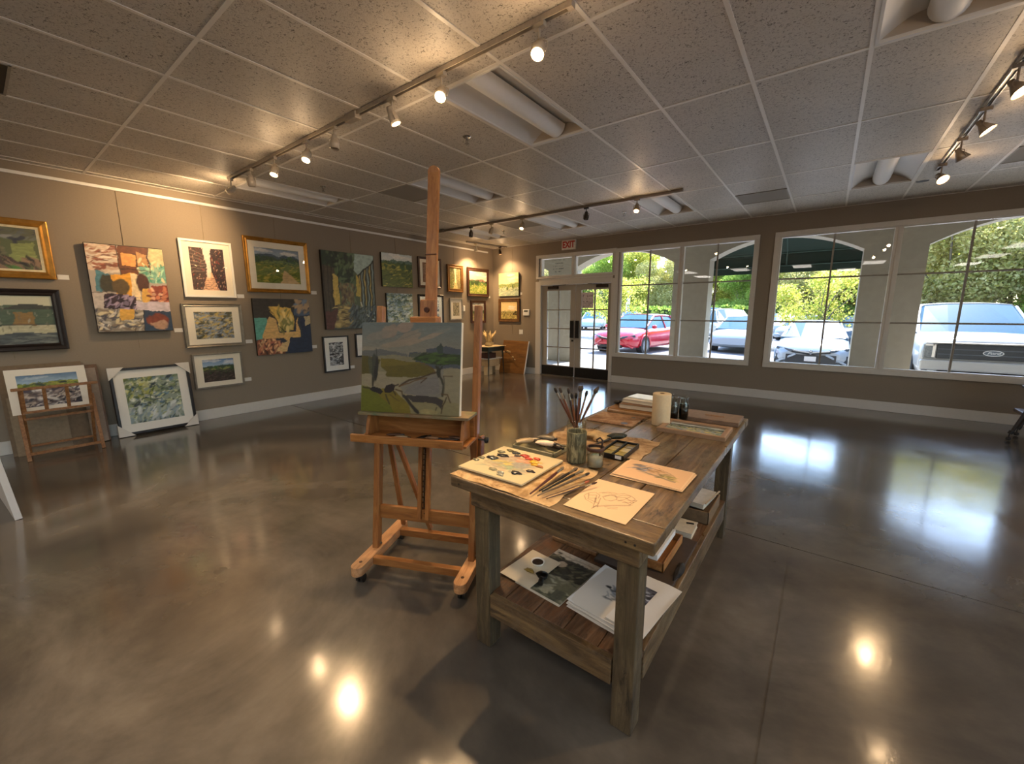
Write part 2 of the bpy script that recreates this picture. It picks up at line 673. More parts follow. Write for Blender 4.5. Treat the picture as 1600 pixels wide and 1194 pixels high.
def ceiling_build():
    m = MB()
    i0, i1 = -10, 12
    j0, j1 = -6, 5
    for i in range(i0, i1):
        for j in range(j0, j1):
            if (i, j) in TROFF:
                continue
            a, b, c, d = cell(i, j)
            a, b = max(a, XL), min(b, XR)
            c, d = max(c, YN), min(d, YB)
            if b > a and d > c:
                m.add([(a, c, H), (b, c, H), (b, d, H), (a, d, H)], [(0, 3, 2, 1)])
    m.bx(XL, XR, YN, YB, H + .2, H + .25)
    m.build('ceiling', M['tile'], kind='structure')
    g = MB()
    for i in range(i0, i1 + 1):
        x = GX + i * GW
        if XL < x < XR:
            g.bx(x - .012, x + .012, YN, YB, H - .004, H + .03)
    for j in range(j0, j1 + 1):
        y = GY + j * GL
        if YN < y < YB:
            g.bx(XL, XR, y - .012, y + .012, H - .0035, H + .029)
    g.bx(XL, XL + .022, YN, YB, H - .004, H + .02)
    g.bx(XL, XR, YB - .022, YB, H - .0045, H + .02)
    g.build('trim_1', plain('#e4dfd6', .4, var=.02), kind='structure')


ceiling_build()
MB().bx(XL, XL + .018, YN, 7.95, 2.893, 2.926).build('trim_2', M['white'], bevel=.003, kind='structure')

# baseboards
def base(name, x0, x1, y0, y1):
    m = MB()
    m.bx(x0, x1, y0, y1, 0, .145)
    m.build(name, M['trim'], bevel=.004, kind='structure')


base('baseboard_left', XL, XL + .016, YN, YB - .016)
base('baseboard_front', -3.545, XR, YB - .016, YB)
base('baseboard_front_corner', XL, -5.50, YB - .016, YB)


# ------------------------------------------------------------------ windows
def window(n, xs, x0, x1, outer):
    w = struct('window_%d' % n)
    c = MB()
    a, b, z0, z1 = outer
    y0, y1 = YB - .022, YB
    c.bx(a, b, y0, y1, z1 - .075, z1)
    c.bx(a, b, y0 - .01, y1, z0, z0 + .075)
    c.bx(a, a + .075, y0, y1, z0 + .075, z1 - .075)
    c.bx(b - .075, b, y0, y1, z0 + .075, z1 - .075)
    for s0, s1 in zip(xs[:-1], xs[1:]):
        pass
    c.build('casing', M['trim'], w, bevel=.004)
    f = MB()
    zb, zt = .60, 2.69
    for (l, r) in xs:
        f.bx(l - .035, l, YB, YB + .09, zb, zt)
        f.bx(r, r + .035, YB, YB + .09, zb, zt)
        f.bx(l, r, YB, YB + .09, zt - .04, zt)
        f.bx(l, r, YB, YB + .09, zb, zb + .04)
    for (l, r), (l2, r2) in zip(xs[:-1], xs[1:]):
        f.bx(r + .035, l2 - .035, YB - .012, YB + .09, zb, zt)
    f.build('window_frame', M['trim'], w)
    mu = MB()
    for (l, r) in xs:
        cx = (l + r) / 2
        mu.bx(cx - .012, cx + .012, YB + .05, YB + .08, zb + .04, zt - .04)
        for z in (1.31, 2.0):
            mu.bx(l, r, YB + .051, YB + .079, z - .012, z + .012)
    mu.build('muntin', plain('#8d857a', .5), w)
    for (l, r) in xs:
        MB().bx(l, r, YB + .062, YB + .067, zb + .04, zt - .04).build('pane', M['glass'], w)


window(1, [(-3.425, -2.305), (-2.225, -1.105)], 0, 0, (-3.552, -1.025, .548, 2.732))
window(2, [(-.717, .634), (.724, 2.115)], 0, 0, (-.815, 2.215, .545, 2.74))
window(3, [(2.585, 3.83), (3.92, 5.165)], 0, 0, (2.49, 5.26, .545, 2.74))


# ------------------------------------------------------------------ entrance doors and transom
def squiggle(m, x0, x1, z, y, h, seed, gap=.2):
    # small unreadable letter marks
    rr = random.Random(seed)
    x = x0
    while x < x1:
        w = rr.uniform(.45, .8) * h
        if rr.random() > gap:
            m.bx(x, x + w * .3, y - .001, y, z, z + h)
            if rr.random() > .4:
                m.bx(x + w * .3, x + w, y - .001, y, z + rr.choice((0, .4, .8)) * h, z + rr.choice((.2, .6, 1)) * h + .0001)
        x += w + .25 * h


def doors():
    fr = struct('trim_3')
    c = MB()
    y0, y1 = YB - .024, YB
    c.bx(-5.492, -5.35, y0, y1, 0, 2.157)
    c.bx(-3.618, -3.548, y0, y1, 0, 2.157)
    c.bx(-5.35, -3.618, y0, y1, 2.075, 2.157)
    c.build('door_casing', M['trim'], fr, bevel=.004)
    f = MB()
    f.bx(-5.42, -5.35, YB, YB + .12, 0, 2.7)
    f.bx(-3.62, -3.60, YB, YB + .12, 0, 2.7)
    f.bx(-5.35, -3.62, YB, YB + .12, 2.075, 2.2)
    f.build('door_frame', M['trim'], fr)
    MB().bx(-5.35, -3.62, YB + .005, YB + .15, 0, .018).build('threshold', M['steel'], fr)
    t = struct('window_4')
    tc = MB()
    tc.bx(-5.485, -3.53, y0, y1, 2.675, 2.745)
    tc.bx(-5.485, -3.53, y0, y1, 2.215, 2.264)
    tc.bx(-5.485, -5.41, y0, y1, 2.264, 2.675)
    tc.bx(-4.545, -4.48, y0, y1, 2.264, 2.675)
    tc.bx(-3.594, -3.553, y0, y1, 2.264, 2.675)
    tc.build('casing', M['trim'], t, bevel=.003)
    tf = MB()
    for l, r in ((-5.41, -4.545), (-4.48, -3.594)):
        tf.bx(l, l + .02, YB, YB + .09, 2.264, 2.675)
        tf.bx(r - .02, r, YB, YB + .09, 2.264, 2.675)
        tf.bx(l, r, YB, YB + .09, 2.655, 2.675)
        tf.bx(l, r, YB, YB + .09, 2.2, 2.284)
        MB().bx(l + .02, r - .02, YB + .05, YB + .055, 2.284, 2.655).build('pane', M['glass'], t)
    tf.bx(-4.545, -4.48, YB, YB + .09, 2.2, 2.7)
    tf.build('window_frame', M['white'], t)
    let = bpy.data.objects.new('window_lettering', None)
    C.objects.link(let)
    for k, (z, w) in enumerate(((2.60, .33), (2.535, .22), (2.475, .28), (2.415, .27), (2.355, .16))):
        q = MB()
        squiggle(q, -4.93 - w / 2, -4.93 + w / 2, z, YB + .0485, .026, k + 3, .15)
        q.build('text_line', plain('#45433f', .6), let)
    tag(let, 'five lines of small grey lettering on the transom pane over the left door', 'sign')
    for n, (l, r) in enumerate(((-5.345, -4.468), (-4.458, -3.622))):
        d = struct('door_%d' % (n + 1))
        gl = (-5.205, -4.59) if n == 0 else (-4.325, -3.695)
        zb, zt = .25, 1.945
        y0, y1 = YB + .03, YB + .075
        s = MB()
        s.bx(l, gl[0], y0, y1, .02, 2.07)
        s.bx(gl[1], r, y0, y1, .02, 2.07)
        s.bx(gl[0], gl[1], y0, y1, .02, zb)
        s.bx(gl[0], gl[1], y0, y1, zt, 2.07)
        s.build('door_leaf', plain('#a89f92', .45, var=.02), d)
        mu = MB()
        cx = sum(gl) / 2
        mu.bx(cx - .012, cx + .012, y0 + .005, y1 - .005, zb, zt)
        for k in (1, 2, 3):
            z = zb + (zt - zb) * k / 4
            mu.bx(gl[0], gl[1], y0 + .006, y1 - .006, z - .012, z + .012)
        mu.build('muntin', plain('#8d857a', .5), d)
        MB().bx(gl[0], gl[1], YB + .05, YB + .055, zb, zt).build('pane', M['glass'], d)
        MB().bx(l + .01, r - .01, y0 - .006, y0, .02, .235).build('kick_plate', M['black'], d)
        px = (-4.572, -4.485) if n == 0 else (-4.438, -4.35)
        MB().bx(px[0], px[1], y0 - .045, y0 - .02, .90, 1.283).bx(px[0] + .02, px[1] - .02, y0 - .02, y0, .93, 1.25).build('push_plate', M['black'], d, bevel=.005)
        cx = -5.03 if n == 0 else -3.83
        MB().bx(cx - .13, cx + .13, y0 - .055, y0, 1.985, 2.045).bar((cx, y0 - .04, 2.05), (cx + (.33 if n == 0 else -.33), y0 - .03, 2.068), .022, .012).build('door_closer', plain('#2c2119', .4, .3), d, bevel=.004)
        if n == 0:
            MB().cyl((-4.52, y0, .835), (-4.52, y0 - .018, .835), .022).build('lock', M['black'], d)
            MB().cyl((-4.47, y0 - .01, .002), (-4.47, y0 - .01, .03), .02).bx(-4.52, -4.43, y0 - .03, y0, .0, .018).build('floor_bolt', M['chrome'], d)
    sg = MB().bx(-4.322, -4.04, YB + .0415, YB + .044, 1.555, 1.89).build('door_notice', plain('#d8caca', .7))
    tag(sg, 'pale notice with dark heading taped to the glass of the right door', 'sign')
    for k, (a, b, z, h) in enumerate(((-4.29, -4.07, 1.79, .05), (-4.21, -4.14, 1.735, .028), (-4.28, -4.08, 1.685, .022), (-4.28, -4.08, 1.65, .022), (-4.28, -4.08, 1.61, .022), (-4.28, -4.08, 1.58, .022))):
        st = MB()
        squiggle(st, a, b, z, YB + .0412, h, k + 5, .08)
        st.build('text_line', plain('#5c4a4c', .7), sg)


doors()


def text(name, body, size, mat, parent, loc, rot, ext=.004, sx=1):
    c = bpy.data.curves.new(name, 'FONT')
    c.body = body
    c.size = size
    c.extrude = ext
    c.align_x = 'CENTER'
    c.align_y = 'CENTER'
    c.materials.append(mat)
    o = bpy.data.objects.new(name, c)
    C.objects.link(o)
    o.parent = parent
    o.location = loc
    o.rotation_euler = rot
    o.scale = (sx, 1, 1)
    return o


ex = thing('exit_sign', 'small white exit sign with red letters above the entrance transom', 'sign', (-4.625, YB, 2.805))
MB().bx(-.17, .17, -.05, 0, 0, .2).build('sign_box', plain('#d8cfc6', .5), ex, bevel=.006)
for k, ch in enumerate('EXIT'):
    pass
l_ = text('lettering', 'EXIT', .185, plain('#b02a20', .5), ex, (0, -.052, .1), (math.pi / 2, 0, 0), .003, .78)
l_.data.offset = .006

# small wall fittings
th = thing('thermostat', 'cream thermostat on the wall left of the entrance doors', 'thermostat', (-5.763, YB, 1.46))
MB().bx(-.09, .09, -.03, 0, -.075, .075).build('housing', M['white'], th, bevel=.008)
MB().bx(-.055, .055, -.032, -.03, .015, .05).build('display', plain('#4a4a40', .3), th)
th = thing('light_switch', 'white square switch plate below the thermostat', 'switch', (-5.925, YB, .995))
MB().bx(-.056, .056, -.006, 0, -.056, .056).build('plate', M['white'], th, bevel=.003)
MB().bx(-.02, .02, -.012, -.006, -.03, .03).build('rocker', M['white'], th, bevel=.002)
th = thing('wall_outlet', 'white outlet low on the left wall beside the easel canvas', 'outlet', (XL, 4.505, .452), R(90))
MB().bx(-.035, .035, -.006, 0, -.058, .058).build('plate', M['white'], th, bevel=.003)
MB().bx(-.017, .017, -.009, -.006, .008, .036).bx(-.017, .017, -.009, -.006, -.036, -.008).build('socket', plain('#bdb9b0', .4), th)

# ------------------------------------------------------------------ ceiling fittings
def troffer(i, j, label):
    a, b, c, d = cell(i, j)
    t = thing('recessed_light', label, 'ceiling light', ((a + b) / 2, (c + d) / 2, H), group='recessed fluorescent ceiling lights')
    hw, hl = GW / 2 - .014, GL / 2 - .014
    if 'proto' in TR:
        return t
    return t


TR = {}
MT = {'shell': plain('#dcdad6', .45, var=.01), 'end': plain('#b9aea0', .55, var=.01), 'basket': plain('#f0efec', .5, var=.01)}


def troffer_parts():
    hw, hl = GW / 2 - .013, GL / 2 - .013
    fr = MB()
    for x0, x1, y0, y1 in ((-hw, -hw + .016, -hl, hl), (hw - .016, hw, -hl, hl), (-hw, hw, -hl, -hl + .016), (-hw, hw, hl - .016, hl)):
        fr.bx(x0, x1, y0, y1, -.007, .012)
    prof = []
    n = 10
    for k in range(n + 1):
        t = k / n
        prof.append((-hw + .012 + t * (hw - .09), .004 + .10 * math.sin(t * math.pi / 2)))
    prof += [(-p[0], p[1]) for p in reversed(prof)]
    rf = MB()
    rf.loft([[(x, -hl + .01, z) for x, z in prof], [(x, hl - .01, z) for x, z in prof]], close=False, caps=False)
    en = MB()
    for y in (-hl + .011, hl - .011):
        en.add([(x, y, z) for x, z in prof], [tuple(range(len(prof)))])
    en.bx(-hw, hw, -hl, hl, .112, .12)
    bk = MB()
    ring = [(.088 * math.cos(a), .012 + -.0 + .088 * math.sin(a)) for a in [math.pi + math.pi * k / 12 for k in range(13)]]
    ring = [(x * 1.0, z + .075) for x, z in ring]
    bk.loft([[(x, -hl + .03, z) for x, z in ring], [(x, hl - .03, z) for x, z in ring]], close=False, caps=True)
    return fr, rf, en, bk


TLAB = {(-2, 0): 'large recessed ceiling light beside the near track, right of the easel mast', (-5, 1): 'recessed ceiling light right behind the top of the easel mast',
        (-8, 0): 'recessed ceiling light by the left wall at the far end of the near track', (-5, 3): 'recessed ceiling light behind the middle of the second track, beside a square vent',
        (-2, 3): 'recessed ceiling light behind the right end of the second track, above the left window', (2, 3): 'recessed ceiling light above the right window, beside the silver track',
        (2, 0): 'recessed ceiling light cut off by the top edge at upper right', (-8, 3): 'recessed ceiling light in the far left corner before the entrance'}
proto = None
for (i, j) in TROFF:
    a, b, c, d = cell(i, j)
    if proto is None:
        t = thing('recessed_light', '', 'ceiling light', (0, 0, 0), group='recessed ceiling lights')
        fr, rf, en, bk = troffer_parts()
        fr.build('trim_frame', MT['shell'], t)
        rf.build('reflector', MT['shell'], t)
        en.build('end_plate', MT['end'], t)
        bk.build('diffuser', MT['basket'], t)
        proto = t
    else:
        t = copy_tree(proto)
    t.location = ((a + b) / 2, (c + d) / 2, H)
    t['label'] = TLAB[(i, j)]

# unseen panel lights added out of view to brighten the room
for k, (i, j) in enumerate(((-6, -3), (-3, -3), (0, -3), (3, -3), (7, -3), (-6, -5), (-2, -5), (2, -5), (7, -5), (7, -1), (8, 1))):
    a, b, c, d = cell(i, j)
    t = thing('added_fill_light', 'added fill light panel on the ceiling, out of view', 'ceiling light', ((a + b) / 2, (c + d) / 2, H), group='added fill lights out of view')
    MB().bx(-.28, .28, -.58, .58, -.05, -.006).build('housing', MT['shell'], t, bevel=.005)
    MB().bx(-.26, .26, -.56, .56, -.062, -.05).build('diffuser', plain('#ffffff', .5, emit='#fff0dc', estr=1.2), t, bevel=.004)
    L = bpy.data.lights.new('fill_lamp', 'AREA')
    L.shape = 'RECTANGLE'
    L.size, L.size_y = .5, 1.1
    L.energy = 6 if j > -5 else 10
    L.color = (1, .93, .84)
    lo = bpy.data.objects.new('fill_lamp', L)
    C.objects.link(lo)
    lo.parent = t
    lo.location = (0, 0, -.07)

ventm = plain('#938b7f', .7, var=.05, ns=200)
for k, (x0, x1, y0, y1, lab, mt) in enumerate((
        (GX - 6 * GW, GX - 5 * GW, GY + GL, GY + 1.5 * GL, 'grey square ceiling vent left of the easel mast', ventm),
        (GX - 6 * GW, GX - 5 * GW, GY + 3 * GL, GY + 3.5 * GL, 'grey square ceiling vent behind the second light track', ventm),
        (GX, GX + GW, GY + 3.5 * GL, GY + 4 * GL, 'grey ceiling vent near the front wall between the two windows', ventm),
        (GX + 4 * GW, GX + 5 * GW, GY + 3.3 * GL, GY + 3.8 * GL, 'ceiling vent at the right edge beyond the silver track', ventm),
        (GX - 6 * GW, GX - 5 * GW, GY - 2 * GL, GY - 1.5 * GL, 'dark square ceiling vent at the far left edge', plain('#3b3129', .7)))):
    v = thing('ceiling_vent', lab, 'vent', ((x0 + x1) / 2, (y0 + y1) / 2, H), group='square ceiling vents')
    w, l = (x1 - x0) / 2 - .012, (y1 - y0) / 2 - .012
    MB().bx(-w, w, -l, l, -.003, .002).build('perforated_panel', mt, v)
    f = MB()
    for a, b, c, d in ((-w, -w + .014, -l, l), (w - .014, w, -l, l), (-w, w, -l, -l + .014), (-w, w, l - .014, l)):
        f.bx(a, b, c, d, -.008, .0)
    f.build('vent_frame', plain('#9a9286', .5), v)

sp = None
for k, (x, y, lab) in enumerate(((-2.714, 2.91, 'sprinkler head hanging from the ceiling right of the easel mast'), (-5.142, 2.896, 'sprinkler head between the near track and the left wall'),
                                 (-5.144, 6.495, 'sprinkler head behind the left half of the second track'), (-2.715, 6.486, 'sprinkler head behind the right half of the second track'))):
    if sp is None:
        s = thing('sprinkler', lab, 'sprinkler', group='ceiling sprinkler heads')
        MB().lathe([(0, -.004), (.035, -.004), (.038, 0)]).build('escutcheon', M['chrome'], s)
        MB().cyl((0, 0, 0), (0, 0, -.03), .011).bar((-.014, 0, -.028), (-.004, 0, -.055), .004, .006).bar((.014, 0, -.028), (.004, 0, -.055), .004, .006).build('frame_arm', M['steel'], s)
        MB().cyl((0, 0, -.055), (0, 0, -.058), .02).build('deflector', M['steel'], s)
        sp = s
    else:
        s = copy_tree(sp)
        s['label'] = lab
    s.location = (x, y, H)
th = MB().cyl((.735, 7.16, H - .004), (.735, 7.16, H), .06).build('speaker_grille', plain('#2e2a26', .6))
tag(th, 'small dark round grille in the ceiling near the right window', 'grille')


# ------------------------------------------------------------------ track lighting
GLOW = plain('#ffffff', .4, emit='#ffd9a0', estr=16.0)
MLAMP = plain('#b9a88f', .3, .3)


def track(name, p0, p1, mat, label, feed=None):
    t = thing(name, label, 'light track', (0, 0, 0))
    p0, p1 = Vector(p0), Vector(p1)
    m = MB()
    u = (p1 - p0).normalized()
    s = Vector((-u.y, u.x, 0))
    for k in (-1, 1):
        m.bar(p0 + s * .0145 * k, p1 + s * .0145 * k, .006, .028)
    m.bar(p0 + Vector((0, 0, .012)), p1 + Vector((0, 0, .012)), .034, .006)
    m.build('rail', mat, t)
    MB().bar(p0 - u * .012, p0 + u * .02, .037, .032).build('end_cap', mat, t)
    MB().bar(p1 - u * .02, p1 + u * .012, .037, .032).build('end_cap', mat, t)
    MB().bar(p0 + Vector((0, 0, .004)), p1 + Vector((0, 0, .004)), .012, .004).build('conductor', M['black'], t)
    if feed is not None:
        MB().bx(feed[0] - .075, feed[0] + .075, feed[1] - .03, feed[1] + .03, H - .055, H - .001).build('feed_box', mat, t, bevel=.006)
    return t


track('near_light_track', (-5.64, 2.045, H - .018), (-1.18, 2.045, H - .018), plain('#b8ab98', .4), 'long white light track running over the easel', (-3.12, 2.045))
track('light_track', (-6.3, 5.72, H - .018), (-1.637, 5.72, H - .018), plain('#6e6152', .4), 'brown light track across the ceiling behind the easel mast', (-6.0, 5.66))
track('silver_light_track', (.785, 6.62, H - .018), (.785, -.6, H - .018), plain('#b5a99a', .3, .6), 'silver light track running away at the upper right')
track('corner_light_track', (-6.5, 6.9, H - .018), (-6.3, 8.05, H - .018), plain('#b8ab98', .4), 'short white light track in the far left corner')


def head(x, y, lab, lit, aim, body='#c9bda9', power=60, drop=.075, style='cage', spot=75, zt=H - .032, spill=2.2):
    t = thing('track_spotlight', lab, 'spotlight', (x, y, zt), group=None)
    mat = plain(body, .35, .2)
    MB().bx(-.035, .035, -.016, .016, -.022, .006).cyl((0, 0, -.02), (0, 0, -drop), .007, n=8).build('adapter', mat, t, bevel=.002)
    A = Vector(aim).normalized()
    piv = Vector((0, 0, -drop - .035))
    q = A.to_track_quat('Z', 'Y')
    Mx = Matrix.Translation(piv) @ q.to_matrix().to_4x4()
    r = .036 if style == 'cage' else .042
    yk = MB()
    xa = q @ Vector((1, 0, 0))
    for s in (-1, 1):
        yk.tube([Vector((0, 0, -drop + .004)), piv + xa * s * (r + .008) + Vector((0, 0, .02)), piv + xa * s * (r + .008), piv + xa * s * (r + .006) + A * .045], .0035, 6)
    yk.build('yoke', mat, t)
    h = MB()
    pr = [(.0, -.055), (.02, -.055), (.024, -.04), (r * .75, -.02), (r, .005), (r, .06), (r - .004, .06), (r - .004, .035), (0, .035)] if style == 'cage' else \
        [(.0, -.05), (.018, -.05), (.02, -.02), (.03, .0), (.052, .052), (.050, .052), (.03, .02), (0, .02)]
    h.lathe(pr, n=20, M=Mx)
    h.build('lamp_housing', mat, t)
    d = MB().lathe([(0, .050), (r * .5, .052), (r * .86, .045 if style == 'cage' else .044), (0, .042)], n=20, M=Mx)
    d.build('bulb', GLOW if lit else MLAMP, t)
    if lit:
        L = bpy.data.lights.new('spot_beam', 'SPOT')
        L.energy = power * .85
        L.color = (1, .66, .34)
        L.spot_size = R(spot)
        L.spot_blend = .9
        L.shadow_soft_size = .03
        lo = bpy.data.objects.new('spot_beam', L)
        C.objects.link(lo)
        lo.parent = t
        lo.location = piv + A * .075
        lo.rotation_euler = (-A).to_track_quat('Z', 'Y').to_euler()
        if spill:
            Q = bpy.data.lights.new('bulb_spill', 'POINT')
            Q.energy = spill
            Q.color = (1, .66, .36)
            Q.shadow_soft_size = .03
            qo = bpy.data.objects.new('bulb_spill', Q)
            C.objects.link(qo)
            qo.parent = t
            qo.location = piv + A * .085
    return t


Y1 = 2.045
for x, lab, lit, aim, pw in (
        (-5.60, 'white spotlight at the far left end of the near track, aimed at the wall', True, (-1.2, -.42, -.46), 85),
        (-5.06, 'unlit white spotlight, second from the left end of the near track', False, (-.1, .1, -1), 0),
        (-4.50, 'glowing spotlight, third from the left end of the near track', True, (.15, -.3, -.9), 80),
        (-3.86, 'glowing spotlight in the left half of the near track, left of an unlit head', True, (.2, -.35, -.9), 80),
        (-3.40, 'unlit white spotlight left of the feed box on the near track', False, (.1, -.1, -1), 0),
        (-2.63, 'lit spotlight just right of the feed box on the near track, seen edge on', True, (.25, .35, -1), 80),
        (-2.12, 'bright glowing spotlight on the near track above the easel mast', True, (.35, -.6, -.8), 95),
        (-1.37, 'bright glowing spotlight nearest the right end of the near track', True, (.15, -.55, -.9), 95)):
    head(x, Y1, lab, lit, aim, '#c8bca8', pw, spot=100 if x < -5.5 else 75)
for x, lab, lit, aim in (
        (-5.28, 'dark unlit spotlight, leftmost visible on the second track', False, (0, -.1, -1)),
        (-4.80, 'small lit spotlight, second from left on the second track', True, (-.5, .1, -.8)),
        (-4.14, 'small lit spotlight in the middle of the second track', True, (.05, -.4, -1)),
        (-2.98, 'black unlit spotlight on the second track above the exit sign', False, (0, -.1, -1)),
        (-2.22, 'small lit spotlight nearest the right end of the second track', True, (.1, -.5, -1))):
    head(x, 5.72, lab, lit, aim, '#8a7c68' if lit else '#2a241e', 70)
for y, lab, lit, aim in (
        (6.36, 'lit flared spotlight at the near-window end of the silver track', True, (.35, -.6, -.7)),
        (5.55, 'unlit flared spotlight, second from the window end of the silver track', False, (.5, .2, -.8)),
        (4.85, 'lit flared spotlight, third from the window end of the silver track', True, (.55, -.1, -.75)),
        (4.15, 'lit flared spotlight on the silver track cut by the right edge', True, (.5, -.3, -.8)),
        (2.6, 'lit flared spotlight on the silver track above the right of the room', True, (-.4, -.2, -.8))):
    head(.785, y, lab, lit, aim, '#8b7f72', 55, style='flare', drop=.09)
head(-6.17, 5.66, 'small white spotlight in the far left corner, just right of the easel mast', False, (-1, .1, -.2), '#d8cdb8', 0)
head(-6.46, 7.15, 'white spotlight on the short corner track, aimed at the left wall', True, (-.22, .15, -1), '#d8cdb8', 85, spot=130)
head(-6.33, 7.85, 'dark capped spotlight at the corner end of the short track', True, (.15, .12, -1), '#3a2a1a', 50, spot=130)


# ------------------------------------------------------------------ artworks
def a_landscape(w, h, seed, sky=('#c8d4d8', '#8fb0c8'), hills=('#6f8a92', '#587048', '#6c8a3c'), field='#8a9a3e', hz=.6, trees=('#2f4a2a', '#3d5c30'), dabc=('#d8c060', '#5c7a30', '#c8b878'), res=110, road=None, ntree=5):
    A = Art(w, h, res, field, seed)
    A.grad(hz - .02, 1, sky[0], sky[1])
    rr = random.Random(seed)
    for k in range(4):
        A.ell(rr.random(), rr.uniform(hz + .15, .95), .22, .05, '#e8e4dc', a=.5)
    for k, c in enumerate(hills):
        y = hz + .06 - k * .07
        pts = [(-.1, -.1)] + [(x / 8, y + rr.uniform(-.03, .06)) for x in range(-1, 10)] + [(1.1, -.1)]
        A.poly(pts, c)
    A.poly([(-.1, -.1)] + [(x / 6, hz - .2 + rr.uniform(-.03, .03)) for x in range(-1, 8)] + [(1.1, -.1)], field)
    A.dabs(120, 0, 1, 0, hz - .1, dabc, .07, .014, .1, .5, .7)
    if road:
        A.poly(road, '#c8a878')
    for k in range(ntree):
        x, y = rr.random(), rr.uniform(hz - .2, hz)
        A.ell(x, y + .05, rr.uniform(.04, .09), rr.uniform(.05, .1), rr.choice(trees))
    A.dabs(60, 0, 1, hz - .25, hz + .05, trees, .03, .02, .3, .8, .7)
    return A


def a_street(w, h, seed, l='#4b3d3a', r='#3a2e30', path='#e8b894', sky='#e8d8c8', acc=('#8a3a34', '#2c2a3a', '#c8a088', '#6a5248'), res=110):
    A = Art(w, h, res, sky, seed)
    A.poly([(-.1, -.1), (-.1, 1.1), (.36, 1.1), (.44, .66), (.46, .3), (.22, -.1)], l)
    A.poly([(1.1, -.1), (1.1, 1.1), (.64, 1.1), (.58, .7), (.6, .3), (.84, -.1)], r)
    A.poly([(.25, -.1), (.47, .42), (.6, .42), (.8, -.1)], path)
    A.dabs(110, 0, .42, 0, 1, acc, .04, .010, 1.5, .15, .8)
    for k in range(7):
        A.line([(0, .95 - k * .09), (.4, .82 - k * .06)], .008, '#d8b8a0', a=.5)
    A.dabs(130, .6, 1, 0, 1, acc, .05, .012, 1.6, .4, .8)
    A.dabs(60, .2, .8, 0, .3, acc, .06, .012, 0, .3, .6)
    for k in range(5):
        A.line([(.30, .03 + k * .05), (.72, .04 + k * .05)], .014, '#3a2c34', a=.8)
    A.poly([(.42, .3), (.49, 1.1), (.62, 1.1), (.56, .3)], sky, a=.8)
    return A


def a_rocks(w, h, seed, cols, sky=None, res=110, L=.12, bg='#7a8a8c', n=220):
    A = Art(w, h, res, bg, seed, .04)
    A.dabs(n, 0, 1, 0, 1, cols, L, L * .3, .15, .5, .85)
    A.dabs(n, 0, 1, 0, 1, cols, L * .4, L * .12, .1, .9, .8)
    if sky:
        A.grad(sky[2], 1, sky[0], sky[1])
    return A


def art_abstract_big():
    A = Art(.69, 1.0, 150, '#a89c90', 11, .03)
    P = A.poly
    P([(-.1, .7), (-.1, 1.1), (.36, 1.1), (.38, .7)], '#cdb8a2')
    A.dabs(70, 0, .38, .7, 1, ('#8a4a34', '#e0d2c0', '#6a3a2c', '#c8a48a'), .08, .02, .1, .5)
    P([(.38, .66), (.4, 1.1), (.8, 1.1), (.78, .66)], '#6a3a20')
    P([(.42, .78), (.44, .93), (.62, .9), (.62, .76)], '#dd9a54')
    P([(.64, .78), (.64, .93), (.78, .92), (.76, .76)], '#b98a56')
    P([(.8, .62), (.8, 1.1), (1.1, 1.1), (1.1, .62)], '#c9b98a')
    P([(.62, .58), (.66, .76), (1.1, .8), (1.1, .58)], '#6fa390')
    A.dabs(40, .64, 1, .6, .85, ('#3f8a72', '#a0c8a8', '#dcd0a0'), .06, .02, 1, 1)
    P([(.06, .48), (.08, .70), (.3, .68), (.28, .48)], '#4b7a86')
    A.ell(.24, .56, .14, .12, '#3e3a2a')
    P([(.3, .42), (.26, .68), (.58, .68), (.56, .4)], '#d99a32')
    A.ell(.36, .52, .12, .1, '#5c4a2a')
    P([(.5, .38), (.52, .68), (.64, .66), (.62, .38)], '#ecd2a4')
    A.ell(.67, .57, .1, .12, '#4a2a1e', rag=.2)
    P([(.62, .35), (.66, .5), (.84, .52), (.82, .35)], '#d9a850')
    P([(.74, .3), (.78, .54), (1.1, .56), (1.1, .3)], '#8c4030')
    A.dabs(50, .74, 1, .28, .52, ('#c87a58', '#5a2420', '#e0b090'), .05, .03, 1, 1)
    P([(-.1, .26), (-.1, .48), (.18, .46), (.16, .26)], '#b8ada4')
    P([(.12, .27), (.14, .44), (.56, .42), (.56, .26)], '#3a2630')
    A.dabs(60, .14, .6, .26, .42, ('#8a7a94', '#1e1622', '#b09ab0'), .07, .02, .6, 1)
    P([(.54, .22), (.54, .36), (1.1, .34), (1.1, .24)], '#c3b6c0')
    P([(-.1, -.1), (-.1, .27), (.62, .25), (.6, -.1)], '#8f8678')
    A.dabs(90, 0, .6, 0, .24, ('#d8c8a0', '#4a4a54', '#cfc6b8', '#7a6a5a'), .09, .02, .5, 1)
    P([(.3, .14), (.32, .26), (.5, .26), (.48, .14)], '#d6a548')
    P([(.6, -.1), (.6, .25), (1.1, .23), (1.1, -.1)], '#2c3f56')
    A.ell(.8, .12, .17, .1, '#7a3a28')
    A.ell(.82, .07, .14, .06, '#b08a70')
    for x in (.38, .79):
        A.line([(x, .68), (x, 1)], .012, '#2a1a14')
    A.line([(.38, .74), (.8, .72)], .012, '#241a16')
    A.line([(.56, .92), (.63, .9), (.64, .76)], .012, '#241a16')
    A.line([(.6, 0), (.61, .25)], .01, '#241a16')
    A.line([(0, .475), (.3, .47)], .008, '#3a2a2a')
    return A


